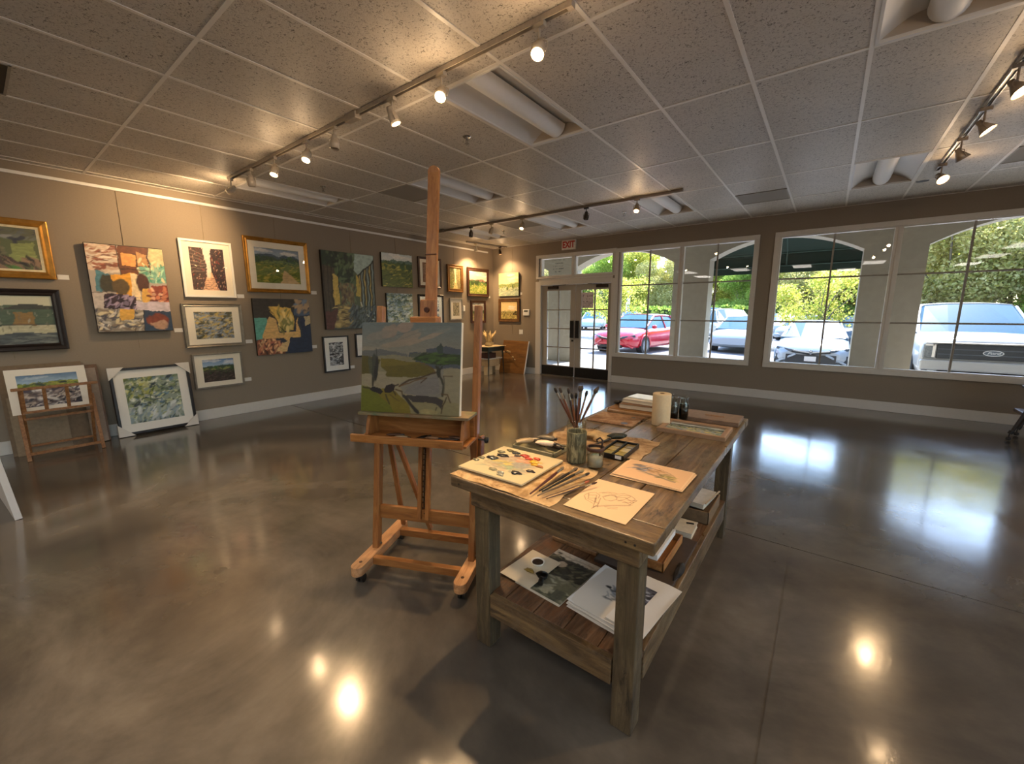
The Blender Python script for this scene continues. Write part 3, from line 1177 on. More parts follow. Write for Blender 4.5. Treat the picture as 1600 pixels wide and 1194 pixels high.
def art_hall():
    A = Art(.98, 1.3, 100, '#55604a', 12, .025)
    P = A.poly
    P([(.45, 1.1), (.52, .84), (.66, .74), (1.1, .96), (1.1, 1.1)], '#9fb3ac')
    P([(-.1, .5), (-.1, 1.1), (.5, 1.1), (.6, .8), (.5, .5)], '#2c4030')
    A.dabs(120, .1, .6, .55, 1, ('#1c2c22', '#4a6040', '#5c7050', '#22302a'), .07, .03, 1, .9)
    P([(-.1, .12), (-.1, .85), (.2, .8), (.24, .2)], '#4c4438')
    P([(.17, .3), (.17, .72), (.27, .66), (.28, .32)], '#c9ae5e')
    for x in (.02, .09, .15):
        A.line([(x, .2), (x, .84)], .012, '#2a2622')
    P([(.3, .2), (.32, .6), (.55, .6), (.6, .2)], '#6b6048')
    A.dabs(80, .3, .6, .2, .6, ('#8a7a58', '#5a4a44', '#7a8a6a'), .05, .02, 1.4, .6)
    P([(.62, .45), (.62, .74), (.72, .7), (.74, .45)], '#b9a24c')
    P([(.66, .72), (1.1, .98), (1.1, -.1), (.95, -.1), (.72, .3)], '#3d4034')
    for k in range(6):
        x = .7 + k * .055
        A.line([(x, .28 - k * .03), (x - .004, .74 + k * .03)], .018, ('#8aa0a0' if k % 2 else '#c0a860'))
    A.line([(.66, .72), (1, .92)], .03, '#22261e')
    A.line([(.7, .35), (.76, .22), (.98, .1)], .025, '#c8c8b4')
    P([(.0, -.1), (.35, .3), (.66, .3), (1.1, -.1)], '#4a5250')
    P([(.08, .02), (.35, .3), (.5, .3), (.42, .02)], '#a08c5c')
    A.dabs(70, .12, .5, .02, .3, ('#c0aa70', '#7a6c4c', '#5a4c40'), .07, .018, 0, .3)
    A.dabs(120, .45, 1, 0, .3, ('#2e3a44', '#6a7476', '#3a4438', '#596468'), .09, .015, .9, .5)
    P([(-.1, -.1), (-.1, .2), (.24, .26), (.1, -.1)], '#5c3a34')
    return A


def art_figures():
    A = Art(.83, .84, 120, '#2f3440', 13, .03)
    P = A.poly
    P([(-.1, .6), (-.1, 1.1), (.8, 1.1), (.7, .8), (.4, .85), (.3, .6)], '#3a3228')
    P([(.7, .7), (.76, 1.1), (1.1, 1.1), (1.1, .7)], '#44566e')
    A.dabs(30, .75, 1, .8, 1, ('#6a7c90', '#2e3a50', '#a88a68'), .1, .04, 1, 1)
    P([(-.1, .28), (-.02, .68), (.2, .66), (.3, .42), (.2, .26)], '#5fa08f')
    P([(.2, .6), (.26, .68), (.38, .6), (.4, .4), (.7, .4), (.76, .7), (.78, .3), (.6, .16), (.44, .3), (.1, .25)], '#d9ae6c')
    P([(.26, .86), (.3, .7), (.42, .56), (.5, .42), (.66, .44), (.7, .62), (.66, .84)], '#dcb458')
    A.ell(.54, .56, .1, .14, '#8c8444', rag=.5)
    A.dabs(30, .4, .64, .44, .8, ('#e8cc80', '#b09a50', '#7c7a40'), .09, .03, 1.4, .5)
    P([(-.1, -.1), (0, .26), (.3, .3), (.44, .12), (.5, -.1)], '#7a4a30')
    A.dabs(60, 0, .45, 0, .26, ('#c88a60', '#3a2020', '#a86048', '#e0b080'), .06, .02, 1, 1)
    P([(.56, -.1), (.5, .08), (.6, .3), (.8, .28), (.82, .66), (1.1, .66), (1.1, -.1)], '#1f2a44')
    P([(.9, .5), (.88, .68), (1.1, .68), (1.1, .56)], '#b9a884')
    P([(.32, .04), (.44, .2), (.58, .24), (.5, .04)], '#d4b27c')
    A.line([(.26, .86), (.4, .52), (.5, .42)], .012, '#20180f')
    A.line([(.66, .84), (.7, .62), (.66, .44)], .012, '#20180f')
    return A


def art_easel():
    A = Art(.575, .487, 300, '#a39878', 14, .012)
    P = A.poly
    A.grad(.5, 1.0, '#9d9078', '#6f7c7a', .12)
    for x, y, rx, ry, an, c in ((.28, .9, .1, .07, .4, '#a88f78'), (.18, .86, .14, .05, .3, '#94897a'), (.5, .84, .16, .06, .5, '#a2907a'), (.7, .85, .22, .025, .45, '#b09a80'), (.42, .77, .25, .04, .15, '#a5927a'), (.75, .92, .2, .04, .1, '#7f8680'), (.1, .7, .2, .03, .0, '#a09680'), (.45, .95, .1, .06, .3, '#b0937c')):
        A.ell(x, y, rx, ry, c, an, .12, .75, .5)
    A.line([(.18, .78), (.35, .86), (.5, .9)], .006, '#5c6462', a=.6)
    A.line([(.38, .8), (.6, .9), (.75, .91)], .006, '#6a7068', a=.5)
    P([(-.1, .5), (-.1, .68), (.1, .69), (.2, .71), (.3, .68), (.48, .655), (.48, .5)], '#6a6c68', .1)
    P([(.46, .5), (.5, .675), (.6, .68), (.66, .67), (.67, .71), (.78, .73), (.86, .745), (.95, .72), (1.1, .71), (1.1, .5)], '#4f5660', .1)
    P([(.5, .6), (.5, .66), (.66, .68), (.75, .66), (1.1, .64), (1.1, .55)], '#5c6254', .1)
    P([(-.1, .45), (-.1, .64), (.1, .62), (.35, .64), (.55, .62), (.6, .45)], '#8f8668', .12)
    P([(-.1, .42), (-.1, .62), (.06, .625), (.2, .58), (.14, .45), (.1, .42)], '#5c5212', .12)
    P([(.2, .5), (.2, .595), (.42, .58), (.56, .565), (.72, .52), (.76, .47), (.72, .41), (.5, .4), (.24, .4), (.26, .45)], '#675c14', .12)
    P([(.2, .5), (.2, .6), (.5, .57), (.66, .56), (.5, .54)], '#7a6c1e', .1)
    P([(.52, .6), (.6, .65), (.74, .66), (.84, .665), (1.1, .65), (1.1, .53), (.93, .56), (.8, .54), (.66, .56), (.56, .59)], '#2b4014', .15)
    A.dabs(50, .6, .95, .57, .66, ('#3f5c1c', '#1e3010', '#4c6a22'), .06, .012, .1, .3, .8)
    P([(.78, .66), (.76, .73), (.8, .78), (.83, .74), (.82, .66)], '#33443c', .15)
    P([(.4, .3), (.42, .34), (.56, .4), (.7, .44), (.8, .5), (.9, .52), (1.1, .5), (1.1, .05), (.6, .2), (.45, .22)], '#8c8678', .1)
    P([(.45, .22), (.5, .3), (.66, .4), (.78, .42), (.8, .25), (.62, .2)], '#857f78', .1)
    P([(.5, -.1), (.5, .12), (.62, .16), (.8, .2), (1.1, .3), (1.1, -.1)], '#958a62', .12)
    P([(.82, .18), (.84, .5), (1.1, .52), (1.1, .1)], '#9c9274', .1)
    P([(-.1, -.1), (-.1, .3), (.08, .28), (.24, .2), (.4, .04), (.5, -.1)], '#6f7218', .12)
    P([(.1, .26), (.24, .27), (.36, .24), (.5, .1), (.56, -.1), (.4, -.1), (.3, .1)], '#84731f', .12)
    P([(.0, .34), (.1, .42), (.24, .42), (.4, .32), (.3, .27), (.1, .29)], '#a3967a', .12)
    A.ell(.13, .5, .035, .17, '#3f4236', .02)
    A.ell(.155, .48, .022, .15, '#26261f', -.03)
    A.ell(.09, .52, .02, .12, '#53563e', .1)
    A.line([(.12, .38), (.12, .3)], .02, '#3a3428')
    A.line([(.155, .6), (.15, .71)], .008, '#3a3a34')
    A.line([(.78, .52), (.8, .43), (.84, .33), (.83, .22)], .022, '#3e3c28')
    A.line([(.84, .42), (.85, .34), (.84, .24)], .012, '#5a5444')
    A.line([(.76, .53), (.79, .46), (.82, .53)], .014, '#2f3020')
    A.ell(.79, .46, .024, .06, '#2c3020')
    A.line([(.84, .42), (.93, .42)], .008, '#5c4424')
    A.line([(.4, .3), (.5, .37), (.62, .4), (.72, .45), (.76, .46)], .016, '#4c3814')
    A.line([(.4, .3), (.48, .33), (.6, .38), (.68, .4)], .01, '#6f4c18')
    A.line([(.62, .34), (.68, .4)], .01, '#4c3814')
    A.line([(.6, .56), (.68, .54), (.74, .5), (.75, .47)], .008, '#70501e')
    P([(.09, .25), (.12, .29), (.2, .27), (.23, .23), (.2, .2), (.12, .23)], '#1a1218')
    P([(.24, .25), (.26, .3), (.32, .33), (.36, .31), (.34, .25), (.3, .22), (.25, .22)], '#20120f')
    A.line([(.02, .27), (.1, .265)], .012, '#3a2a1c')
    A.line([(.34, .3), (.39, .32)], .014, '#3e2a1a')
    A.line([(.26, .2), (.3, .1)], .014, '#4a4020')
    A.line([(.33, .24), (.36, .2)], .012, '#3a2418')
    A.line([(.36, .26), (.43, .24), (.44, .18)], .014, '#57401e')
    A.line([(.3, .2), (.4, .13)], .006, '#57401e')
    P([(.44, .2), (.52, .2), (.78, .2), (.84, .16), (.83, .06), (.8, .1), (.74, .13), (.54, .13)], '#3f3834', .12)
    A.line([(.45, .19), (.52, .1), (.6, .02)], .03, '#2f2a22')
    A.line([(.82, .24), (.88, .23), (.91, .15)], .012, '#5c4420')
    A.line([(.87, .2), (.84, .1), (.83, .02)], .012, '#4e3c20')
    A.line([(.78, .08), (.76, .01)], .008, '#4e4426')
    A.ell(.7, .03, .1, .03, '#b09f68', a=.7)
    A.img *= .55
    return A


def art_coast(w, h, seed, res=140):
    A = a_rocks(w, h, seed, ('#2a2c38', '#c8b8a8', '#4a4450', '#8c7c78', '#e0d8d0', '#6a5c58'), res=res, L=.14, bg='#6c6468')
    A.grad(.72, 1.01, '#9fb4c4', '#54708c')
    A.ell(.3, .9, .25, .05, '#b8c4cc', a=.6)
    A.poly([(-.1, .55), (-.1, .72), (.3, .72), (.5, .76), (1.1, .72), (1.1, .55)], '#8a9440')
    A.dabs(40, 0, 1, .6, .76, ('#4a5c38', '#b0a850', '#38443c'), .08, .015, 0, .3)
    return A


def art_town(w, h, seed):
    A = Art(w, h, 110, '#c8c4a8', seed, .03)
    A.poly([(-.1, .2), (-.1, .9), (.1, .95), (.3, .85), (.4, .7), (.4, .2)], '#8e8c74')
    A.poly([(-.1, .82), (.08, .98), (.24, .96), (.42, .74)], '#3c3a30')
    A.poly([(.5, .3), (.5, .7), (.64, .8), (1.1, .8), (1.1, .3)], '#4a5a44')
    A.poly([(.62, .72), (.75, .84), (.95, .8), (1.1, .72)], '#3a3a30')
    A.poly([(.68, .35), (.7, .68), (.84, .66), (.84, .35)], '#8a6a34')
    for x in (.05, .18, .3):
        A.poly([(x, .4), (x, .6), (x + .06, .6), (x + .06, .4)], '#2c2c26')
    A.poly([(-.1, .15), (-.1, .36), (1.1, .4), (1.1, .2)], '#b9b494')
    A.poly([(-.1, -.1), (-.1, .2), (1.1, .24), (1.1, -.1)], '#4c5252')
    A.dabs(50, 0, 1, 0, .2, ('#7c8078', '#34393c', '#6c7068'), .12, .012, 0, .15, .7)
    A.dabs(40, 0, 1, .3, .75, ('#6c6a54', '#a8a48c', '#4c4c3c'), .03, .01, 1.5, .2, .6)
    A.line([(0, .38), (1, .41)], .01, '#2c2c26')
    return A


def art_village(w, h, seed):
    A = Art(w, h, 120, '#5d6440', seed, .04)
    A.grad(.7, 1.01, '#707466', '#4a4c58')
    A.dabs(60, 0, 1, .7, 1, ('#2e303c', '#8c8c84', '#5a5a44'), .1, .02, .3, .5)
    A.poly([(.1, .35), (.1, .8), (.3, .92), (.5, .8), (.5, .35)], '#a48c5c')
    A.poly([(.14, .6), (.3, .82), (.48, .6), (.4, .55)], '#743a24')
    A.ell(.32, .52, .08, .1, '#2a1e16')
    A.poly([(.5, .3), (.55, .6), (.7, .62), (.72, .3)], '#6d6a4a')
    A.line([(.66, .28), (.66, .95)], .03, '#3c3a2e')
    A.poly([(.75, .2), (.75, .6), (.95, .66), (.95, .2)], '#8a9456')
    A.poly([(-.1, -.1), (-.1, .3), (.4, .34), (.8, .1), (.9, -.1)], '#4c7a34')
    A.line([(.05, .3), (.45, .06)], .03, '#c9b88a')
    A.dabs(70, .3, 1, 0, .3, ('#4a3a34', '#8c7058', '#2c2a26'), .08, .015, -.7, .3)
    return A


GLS = glass_mat('picture_glass', (1, 1, 1), 1.2, .0)
GLS2 = glass_mat('picture_glass_plain', (1, 1, 1), 1.5, .0)


def hang(pos, rz, w, h, art, label, frame=None, fw=.05, mat_w=0, depth=.03, cat='painting', name='framed_painting', matc='#e6ddca', glass=None, gap=.012, rot=None, parent_loc=None, edge='#2b2622', inner=None, group=None):
    """pos = centre on the wall; local x right, -y out, z up"""
    t = thing(name, label, cat, pos, rz, group=group)
    if rot:
        t.rotation_euler = rot
    if frame is None:
        MB().bx(-w / 2, w / 2, -gap - depth, -gap, -h / 2, h / 2).build('stretched_canvas', plain(edge, .7), t, bevel=.002)
        art.mesh('painted_surface', M['oil'], t, (0, -gap - depth - .0012, 0))
        return t
    iw, ih = w - 2 * fw, h - 2 * fw
    pr = [(0, -gap), (0, -gap - depth), (fw * .12, -gap - depth - .004), (fw * .3, -gap - depth), (fw * .55, -gap - depth * .8), (fw * .8, -gap - depth * .95), (fw, -gap - depth * .75), (fw, -gap - depth * .3)] if fw > .035 else \
        [(0, -gap), (0, -gap - depth), (fw * .15, -gap - depth - .002), (fw, -gap - depth - .002), (fw, -gap - depth * .4)]
    MB().rings(w, h, pr).build('picture_frame', frame, t)
    yb = -gap - depth * .45
    bk = MB().bx(-iw / 2 - .004, iw / 2 + .004, -gap - depth * .35, -gap, -ih / 2 - .004, ih / 2 + .004)
    bk.build('backing', plain('#5c4a36', .8), t)
    if inner:
        MB().rings(iw, ih, [(0, yb - .004), (0, yb - .008), (.022, yb - .003), (.022, yb)]).build('liner', plain(inner, .5), t)
    if mat_w:
        aw, ah = art.w, art.h
        m = MB()
        sx = mat_w if isinstance(mat_w, tuple) else None
        m.bx(-iw / 2, iw / 2, yb - .003, yb, ah / 2, ih / 2)
        m.bx(-iw / 2, iw / 2, yb - .003, yb, -ih / 2, -ah / 2)
        m.bx(-iw / 2, -aw / 2, yb - .003, yb, -ah / 2, ah / 2)
        m.bx(aw / 2, iw / 2, yb - .003, yb, -ah / 2, ah / 2)
        m.build('mat_board', plain(matc, .8, var=.01), t)
        art.mesh('print', M['print'], t, (0, yb - .0005, 0))
    else:
        art.mesh('painted_surface', M['oil'], t, (0, yb - .001, 0))
    if glass if glass is not None else bool(mat_w):
        MB().bx(-iw / 2, iw / 2, yb - .009, yb - .007, -ih / 2, ih / 2).build('glass', GLS2 if glass == 'plain' else GLS, t)
    return t


LW = R(90)


def lp(y0, y1, z0, z1):
    return (XL, (y0 + y1) / 2, (z0 + z1) / 2), y1 - y0, z1 - z0


def left(y0, y1, z0, z1, art, label, **k):
    p, w, h = lp(y0, y1, z0, z1)
    return hang(p, LW, w, h, art, label, **k)


G_ = M['gold']
left(-.35, .655, 1.845, 2.446, art_village(.86, .46, 21), 'gold-framed village painting cut off by the left edge, above the black-framed one', frame=G_, fw=.07, inner='#d9c9a0')
left(-.40, .655, 1.088, 1.735, art_town(.92, .51, 22), 'black-framed painting of houses cut off by the left edge', frame=M['espresso'], fw=.07, depth=.04)
left(.905, 1.60, 1.255, 2.27, art_abstract_big(), 'tall unframed abstract canvas of orange, teal and brown patches', depth=.04, name='canvas_painting', gap=.03)
left(1.782, 2.38, 1.688, 2.436, a_street(.392, .554, 23), 'white-framed street scene with pale steps, top of its column', frame=M['matte_white'], fw=.028, mat_w=.08, depth=.03)
left(1.722, 2.425, 1.015, 1.602, a_rocks(.45, .368, 24, ('#4a4c34', '#c8b888', '#7a8a9c', '#9aa4b0', '#3a3a34', '#c0a860'), bg='#8a8c88'), 'silver-framed water and rocks picture below the white-framed street scene', frame=M['silver'], fw=.04, mat_w=.08)
left(1.762, 2.36, .44, .924, a_landscape(.376, .311, 25, sky=('#a8bccc', '#5c80b0'), hills=('#3a4a3c', '#8a8c50', '#4a4a3a'), field='#3c342e', hz=.62, dabc=('#5a4a44', '#2a2420', '#6c5c50'), ntree=2), 'small grey-framed dark field under a blue sky, bottom of its column', frame=plain('#857d72', .4, .3), fw=.022, mat_w=.08)
left(2.536, 3.458, 1.78, 2.572, a_landscape(.64, .506, 26, sky=('#a8b4bc', '#788ca4'), hills=('#4a5c6c', '#3e5040', '#68783a'), field='#6c7a30', hz=.72, road=[(.5, -.1), (.62, .36), (.68, .36), (1.05, -.1)], dabc=('#c0a848', '#48602c', '#8a8c3c')), 'large gold-framed rolling green landscape with a farm track', frame=G_, fw=.055, mat_w=.07, glass='plain')
left(2.567, 3.40, .844, 1.687, art_figures(), 'square unframed canvas of yellow and navy shapes below the gold-framed landscape', depth=.04, name='canvas_painting', gap=.02)
left(3.66, 4.66, 1.192, 2.496, art_hall(), 'tall unframed dark green painting of a lane beside columns', depth=.045, name='canvas_painting', gap=.02)
left(3.595, 4.07, .454, 1.075, a_rocks(.26, .40, 27, ('#1c1c20', '#c0c4c8', '#5a5e64', '#e0e0e0', '#3c3e44'), bg='#6a6e74', L=.2), 'black-framed upright black and white print, low on the wall left of the canvas', frame=M['espresso'], fw=.024, mat_w=.08, matc='#ece9e2')
left(4.207, 4.83, .672, 1.095, a_rocks(.27, .235, 28, ('#22262a', '#a8b0ac', '#4a544c', '#d0d4d0'), bg='#5a625c', L=.16), 'small black-framed grey print half hidden by the easel canvas', frame=M['espresso'], fw=.024, mat_w=.08, matc='#ece9e2')
left(4.84, 5.555, 1.962, 2.588, a_landscape(.715, .626, 29, sky=('#dcdcd4', '#c0ccd0'), hills=('#5c7468', '#4c6238', '#8a8c40'), field='#5c6830', hz=.72, ntree=9, dabc=('#c8b85c', '#2e4424', '#8c9044')), 'unframed landscape canvas with bushes, upper right of the tall lane painting', depth=.04, name='canvas_painting')
left(4.91, 5.53, 1.27, 1.84, a_rocks(.62, .57, 30, ('#5c7468', '#8fa6b4', '#c0ccd0', '#3c5040', '#a8b08c'), bg='#7a9098'), 'unframed blue pond canvas just above the easel canvas at left of the mast', depth=.04, name='canvas_painting')
left(5.73, 6.36, 1.985, 2.602, a_street(.40, .40, 31, l='#8a6a50', path='#e0c8a0', sky='#ece0c8'), 'brown-framed picture half hidden behind the easel mast, upper row', frame=M['cordovan'], fw=.045, mat_w=.06)
left(5.70, 6.40, 1.20, 1.842, a_rocks(.44, .40, 32, ('#8c9ca4', '#4a5c64', '#c8ccc8'), bg='#8090a0'), 'dark-framed bluish picture half hidden behind the easel mast, lower row', frame=M['espresso'], fw=.045, mat_w=.06, matc='#cfcfc8')
left(6.545, 7.035, 1.921, 2.519, a_street(.33, .44, 33, l='#7a7a3c', r='#8a7a4c', path='#e8d48c', sky='#f0e4b8', acc=('#c8b060', '#5c6830', '#e8dca8')), 'small upright painting in a wide olive-gold frame right of the mast', frame=M['golddark'], fw=.075)
left(7.18, 7.945, 1.84, 2.504, a_landscape(.62, .52, 34, sky=('#d8b8a0', '#c8c0b0'), hills=('#8a6a5c', '#4a6438', '#5c7c34'), field='#8a9a44', hz=.55, ntree=7, trees=('#1e3018', '#2c4420')), 'dark-framed tree landscape beside the far left corner', frame=M['cordovan'], fw=.07)
left(6.59, 7.0, 1.295, 1.787, a_rocks(.20, .30, 35, ('#4a4438', '#c8b890', '#8a8064'), bg='#9a9078'), 'small silver-framed print under the olive-gold framed one', frame=M['silver'], fw=.03, mat_w=.08)
left(7.285, 7.81, 1.21, 1.75, a_landscape(.41, .43, 36, sky=('#b8b0a0', '#8c8c84'), hills=('#6a6458', '#5a4c3c', '#8c8468'), field='#a89c80', hz=.5), 'dark-framed grey landscape below the tree landscape by the corner', frame=M['cordovan'], fw=.055)
p = hang((-6.275, YB, 2.135), 0, .61, .546, a_landscape(.61, .546, 37, sky=('#ecdca8', '#e0c488'), hills=('#8a9a5c', '#98a05c', '#b8c0a0'), field='#a8b49c', hz=.45, ntree=2, trees=('#5a6a3c',), dabc=('#c0c8a8', '#8fa088', '#d8d0a0')), 'unframed pale shoreline canvas on the front wall left of the doors', depth=.03, name='canvas_painting')
p = hang((-6.275, YB, 1.514), 0, .65, .562, a_landscape(.50, .41, 38, sky=('#e8cc90', '#dcc088'), hills=('#c0b078', '#a89c60', '#b8a060'), field='#b0a05c', hz=.4, ntree=4, trees=('#2c2614', '#3c3018'), dabc=('#e0cc88', '#6c6030', '#c8b868')), 'brown-framed tree painting below the pale shoreline canvas', frame=M['walnutf'], fw=.075)

# title cards
for y, z, lab in ((.71, 1.874, 'white title card right of the gold-framed village painting'), (1.67, 1.255, 'white title card right of the tall abstract canvas'),
                  (2.445, 1.715, 'white title card right of the white-framed street scene'), (2.49, 1.06, 'white title card right of the silver-framed rocks picture'),
                  (2.42, .50, 'white title card right of the small dark field picture'), (3.53, 1.80, 'white title card right of the large gold-framed landscape'),
                  (3.46, .915, 'white title card right of the yellow and navy canvas'), (4.13, .50, 'white title card right of the upright black and white print'),
                  (8.0, 1.845, 'white title card right of the tree landscape by the corner')):
    w = .045 if y < 5 else .025
    tag(MB().bx(XL, XL + .004, y - w, y + w, z - .026, z + .026).build('title_card', M['wpaper']), lab, 'label', 'white title cards beside the paintings')
tag(MB().bx(-5.95, -5.90, YB - .004, YB, 1.88, 1.94).build('title_card', M['wpaper']), 'tiny white title card right of the pale shoreline canvas', 'label', 'white title cards beside the paintings')
dv = thing('wall_fitting', 'small white rounded fitting between two small framed pictures near the corner', 'fitting', (XL, 7.06, 1.56), R(90))
MB().bx(-.03, .03, -.03, 0, -.065, .065).build('casing', M['white'], dv, bevel=.012)

wire = plain('#8c7c62', .5, .3)
for y, z, lab in ((.25, 1.0, 'thin hanging wire behind the two pictures cut off by the left edge'), (1.257, 1.05, 'thin hanging wire above and below the tall abstract canvas'), (2.08, .9, 'thin hanging wire down the column of the white-framed street scene'), (3.0, 1.6, 'thin hanging wire above the large gold-framed landscape'),
                  (4.25, .9, 'thin hanging wire above the tall lane painting'), (5.2, 1.8, 'thin hanging wire above the landscape canvas with bushes'), (6.05, 1.8, 'thin hanging wire down behind the easel mast'), (6.78, 1.7, 'thin hanging wire above the olive-gold framed painting'), (7.55, 1.7, 'thin hanging wire above the tree landscape by the corner')):
    tag(MB().cyl((XL + .006, y, z), (XL + .006, y, 2.90), .0022, n=6).build('hanging_wire', wire), lab, 'wire')
tag(MB().cyl((-6.185, YB - .005, .95), (-6.185, YB - .005, H - .005), .0022, n=6).build('hanging_wire', wire), 'thin hanging wire down the front wall behind the shoreline canvas', 'wire')
for o in bpy.data.objects:
    if o.name.startswith('hanging_wire'):
        o['group'] = 'picture hanging wires'


# ------------------------------------------------------------------ works standing on the floor by the left wall
def print_rack():
    t = thing('print_rack', 'folding wooden browse rack standing in front of the left wall', 'rack', (-6.3, .46, 0), R(90))
    # local: x along wall (right), -y toward the room
    rk = M['rack']
    for s in (-1, 1):
        x = s * .27
        MB().bar((x, -.02, 0), (x, .16, .60), .03, .022, (1, 0, 0)).build('front_leg', rk, t, bevel=.003)
        x = s * .245
        MB().bar((x, -.015, .72), (x, .30, 0), .026, .02, (1, 0, 0)).build('rear_leg', rk, t, bevel=.003)
    MB().bx(-.30, .31, -.035, -.005, .725, .752).build('top_rail', rk, t, bevel=.005)
    for x in (-.235, -.085, .075, .24):
        MB().bar((x, -.02, .73), (x, .05, .50), .028, .012, (1, 0, 0)).build('slat', rk, t, bevel=.002)
    MB().bx(-.25, .25, .035, .055, .478, .502).build('cross_rail', rk, t, bevel=.003)
    MB().bx(-.25, .25, .10, .12, .40, .424).build('cross_rail', rk, t, bevel=.003)
    MB().bx(-.26, .26, -.012, .008, .055, .083).build('cross_rail', rk, t, bevel=.003)
    MB().bx(-.26, .26, .255, .275, .085, .108).build('cross_rail', rk, t, bevel=.003)


print_rack()
ap = art_coast(.43, .335, 41)
t = thing('matted_print', 'rocky coast print in a wide white mat resting in the wooden browse rack', 'print', (-6.45, .43, .69), rot=(R(-17), 0, R(90)))
MB().bx(-.285, .285, 0, .004, -.23, .235).build('mat_board', plain('#e6dccb', .8, var=.01), t)
ap.mesh('print', M['print'], t, (0, -.001, 0))
t = MB().bx(-.33, .29, -.006, .006, 0, .95).build('backing_board', plain('#75614a', .7), loc=(-6.62, .43, 0), rot=(R(-8), 0, R(90)))
tag(t, 'tall brown board leaning on the wall behind the browse rack', 'board')
t = MB().bx(-.30, .10, -.005, .005, 0, .62).build('backing_board', plain('#8a7860', .7), loc=(-6.585, .43, 0), rot=(R(-8), 0, R(90)))
tag(t, 'shorter tan board behind the legs of the browse rack', 'board')
t = thing('backing_board', 'edge-on framed pictures stacked behind the right side of the browse rack', 'picture stack', (-6.64, .79, 0), rot=(R(-8), 0, R(90)))
MB().bx(-.09, .05, -.03, .01, 0, .9).build('frame', M['walnutf'], t)
MB().bx(-.10, .03, -.06, -.032, 0, .86).build('inner_frame', plain('#8c7a6a', .6), t)

# framed print with cardboard corners
fw, hh_ = .79, .835
t = thing('framed_print', 'dark-framed floral abstract with white cardboard corners leaning on the baseboard', 'painting', (-6.68, 1.305, .418), rot=(R(-6.5), 0, R(90)))
MB().rings(fw - .02, hh_ - .02, [(0, 0), (0, -.035), (.005, -.038), (.03, -.038), (.03, -.01)]).build('picture_frame', M['espresso'], t)
MB().bx(-fw / 2 + .03, fw / 2 - .03, -.008, 0, -hh_ / 2 + .03, hh_ / 2 - .03).build('backing', plain('#5c4a36', .8), t)
af = a_rocks(.53, .56, 42, ('#2a3a4c', '#5c7c94', '#8a9464', '#c8cca0', '#6c7c5c', '#d8d8c8', '#3c4a3c'), bg='#8c9888', L=.09, n=260)
af.dabs(80, 0, 1, 0, .35, ('#c8ccc8', '#8c9ca0', '#a8b0a0'), .1, .03, 1.2, .6)
af.dabs(60, 0, .5, .5, 1, ('#a8a858', '#5c6c3c', '#c0c08c'), .06, .03, 1.2, .9)
m = MB()
iw, ih, aw, ah = fw - .08, hh_ - .08, af.w, af.h
m.bx(-iw / 2, iw / 2, -.014, -.009, ah / 2, ih / 2).bx(-iw / 2, iw / 2, -.014, -.009, -ih / 2, -ah / 2)
m.bx(-iw / 2, -aw / 2, -.014, -.009, -ah / 2, ah / 2).bx(aw / 2, iw / 2, -.014, -.009, -ah / 2, ah / 2)
m.build('mat_board', plain('#e8e2d6', .8, var=.01), t)
af.mesh('print', M['print'], t, (0, -.0105, 0))
cc = plain('#d8d0c4', .75, var=.02)
for sx in (-1, 1):
    for sz in (-1, 1):
        a, b = sx * fw / 2, sz * hh_ / 2
        v = [(a, -.044, b), (a - sx * .15, -.044, b), (a, -.044, b - sz * .15)]
        w = [(x, .004, z) for x, y, z in v]
        MB().add(v + w, [(0, 1, 2), (3, 5, 4), (0, 3, 4, 1), (0, 2, 5, 3), (1, 4, 5, 2)]).build('corner_protector', cc, t)

# canvas at the left edge
t = thing('leaning_canvas', 'unframed canvas with a white side leaning at the lower left edge', 'painting', (-4.545, .03, .003), rot=(R(-5), 0, R(184)))
MB().bx(0, .95, -.019, .019, 0, .75).build('stretched_canvas', plain('#cdc6bf', .7, var=.02), t, bevel=.002)
al = a_rocks(.95, .75, 43, ('#8c7a68', '#c8b8a0', '#5c4c40', '#e0d4c0'), bg='#a09078', res=60)
al.mesh('painted_surface', M['oil'], t, (.475, -.0205, .375))

# ------------------------------------------------------------------ easel
EA = R(24)


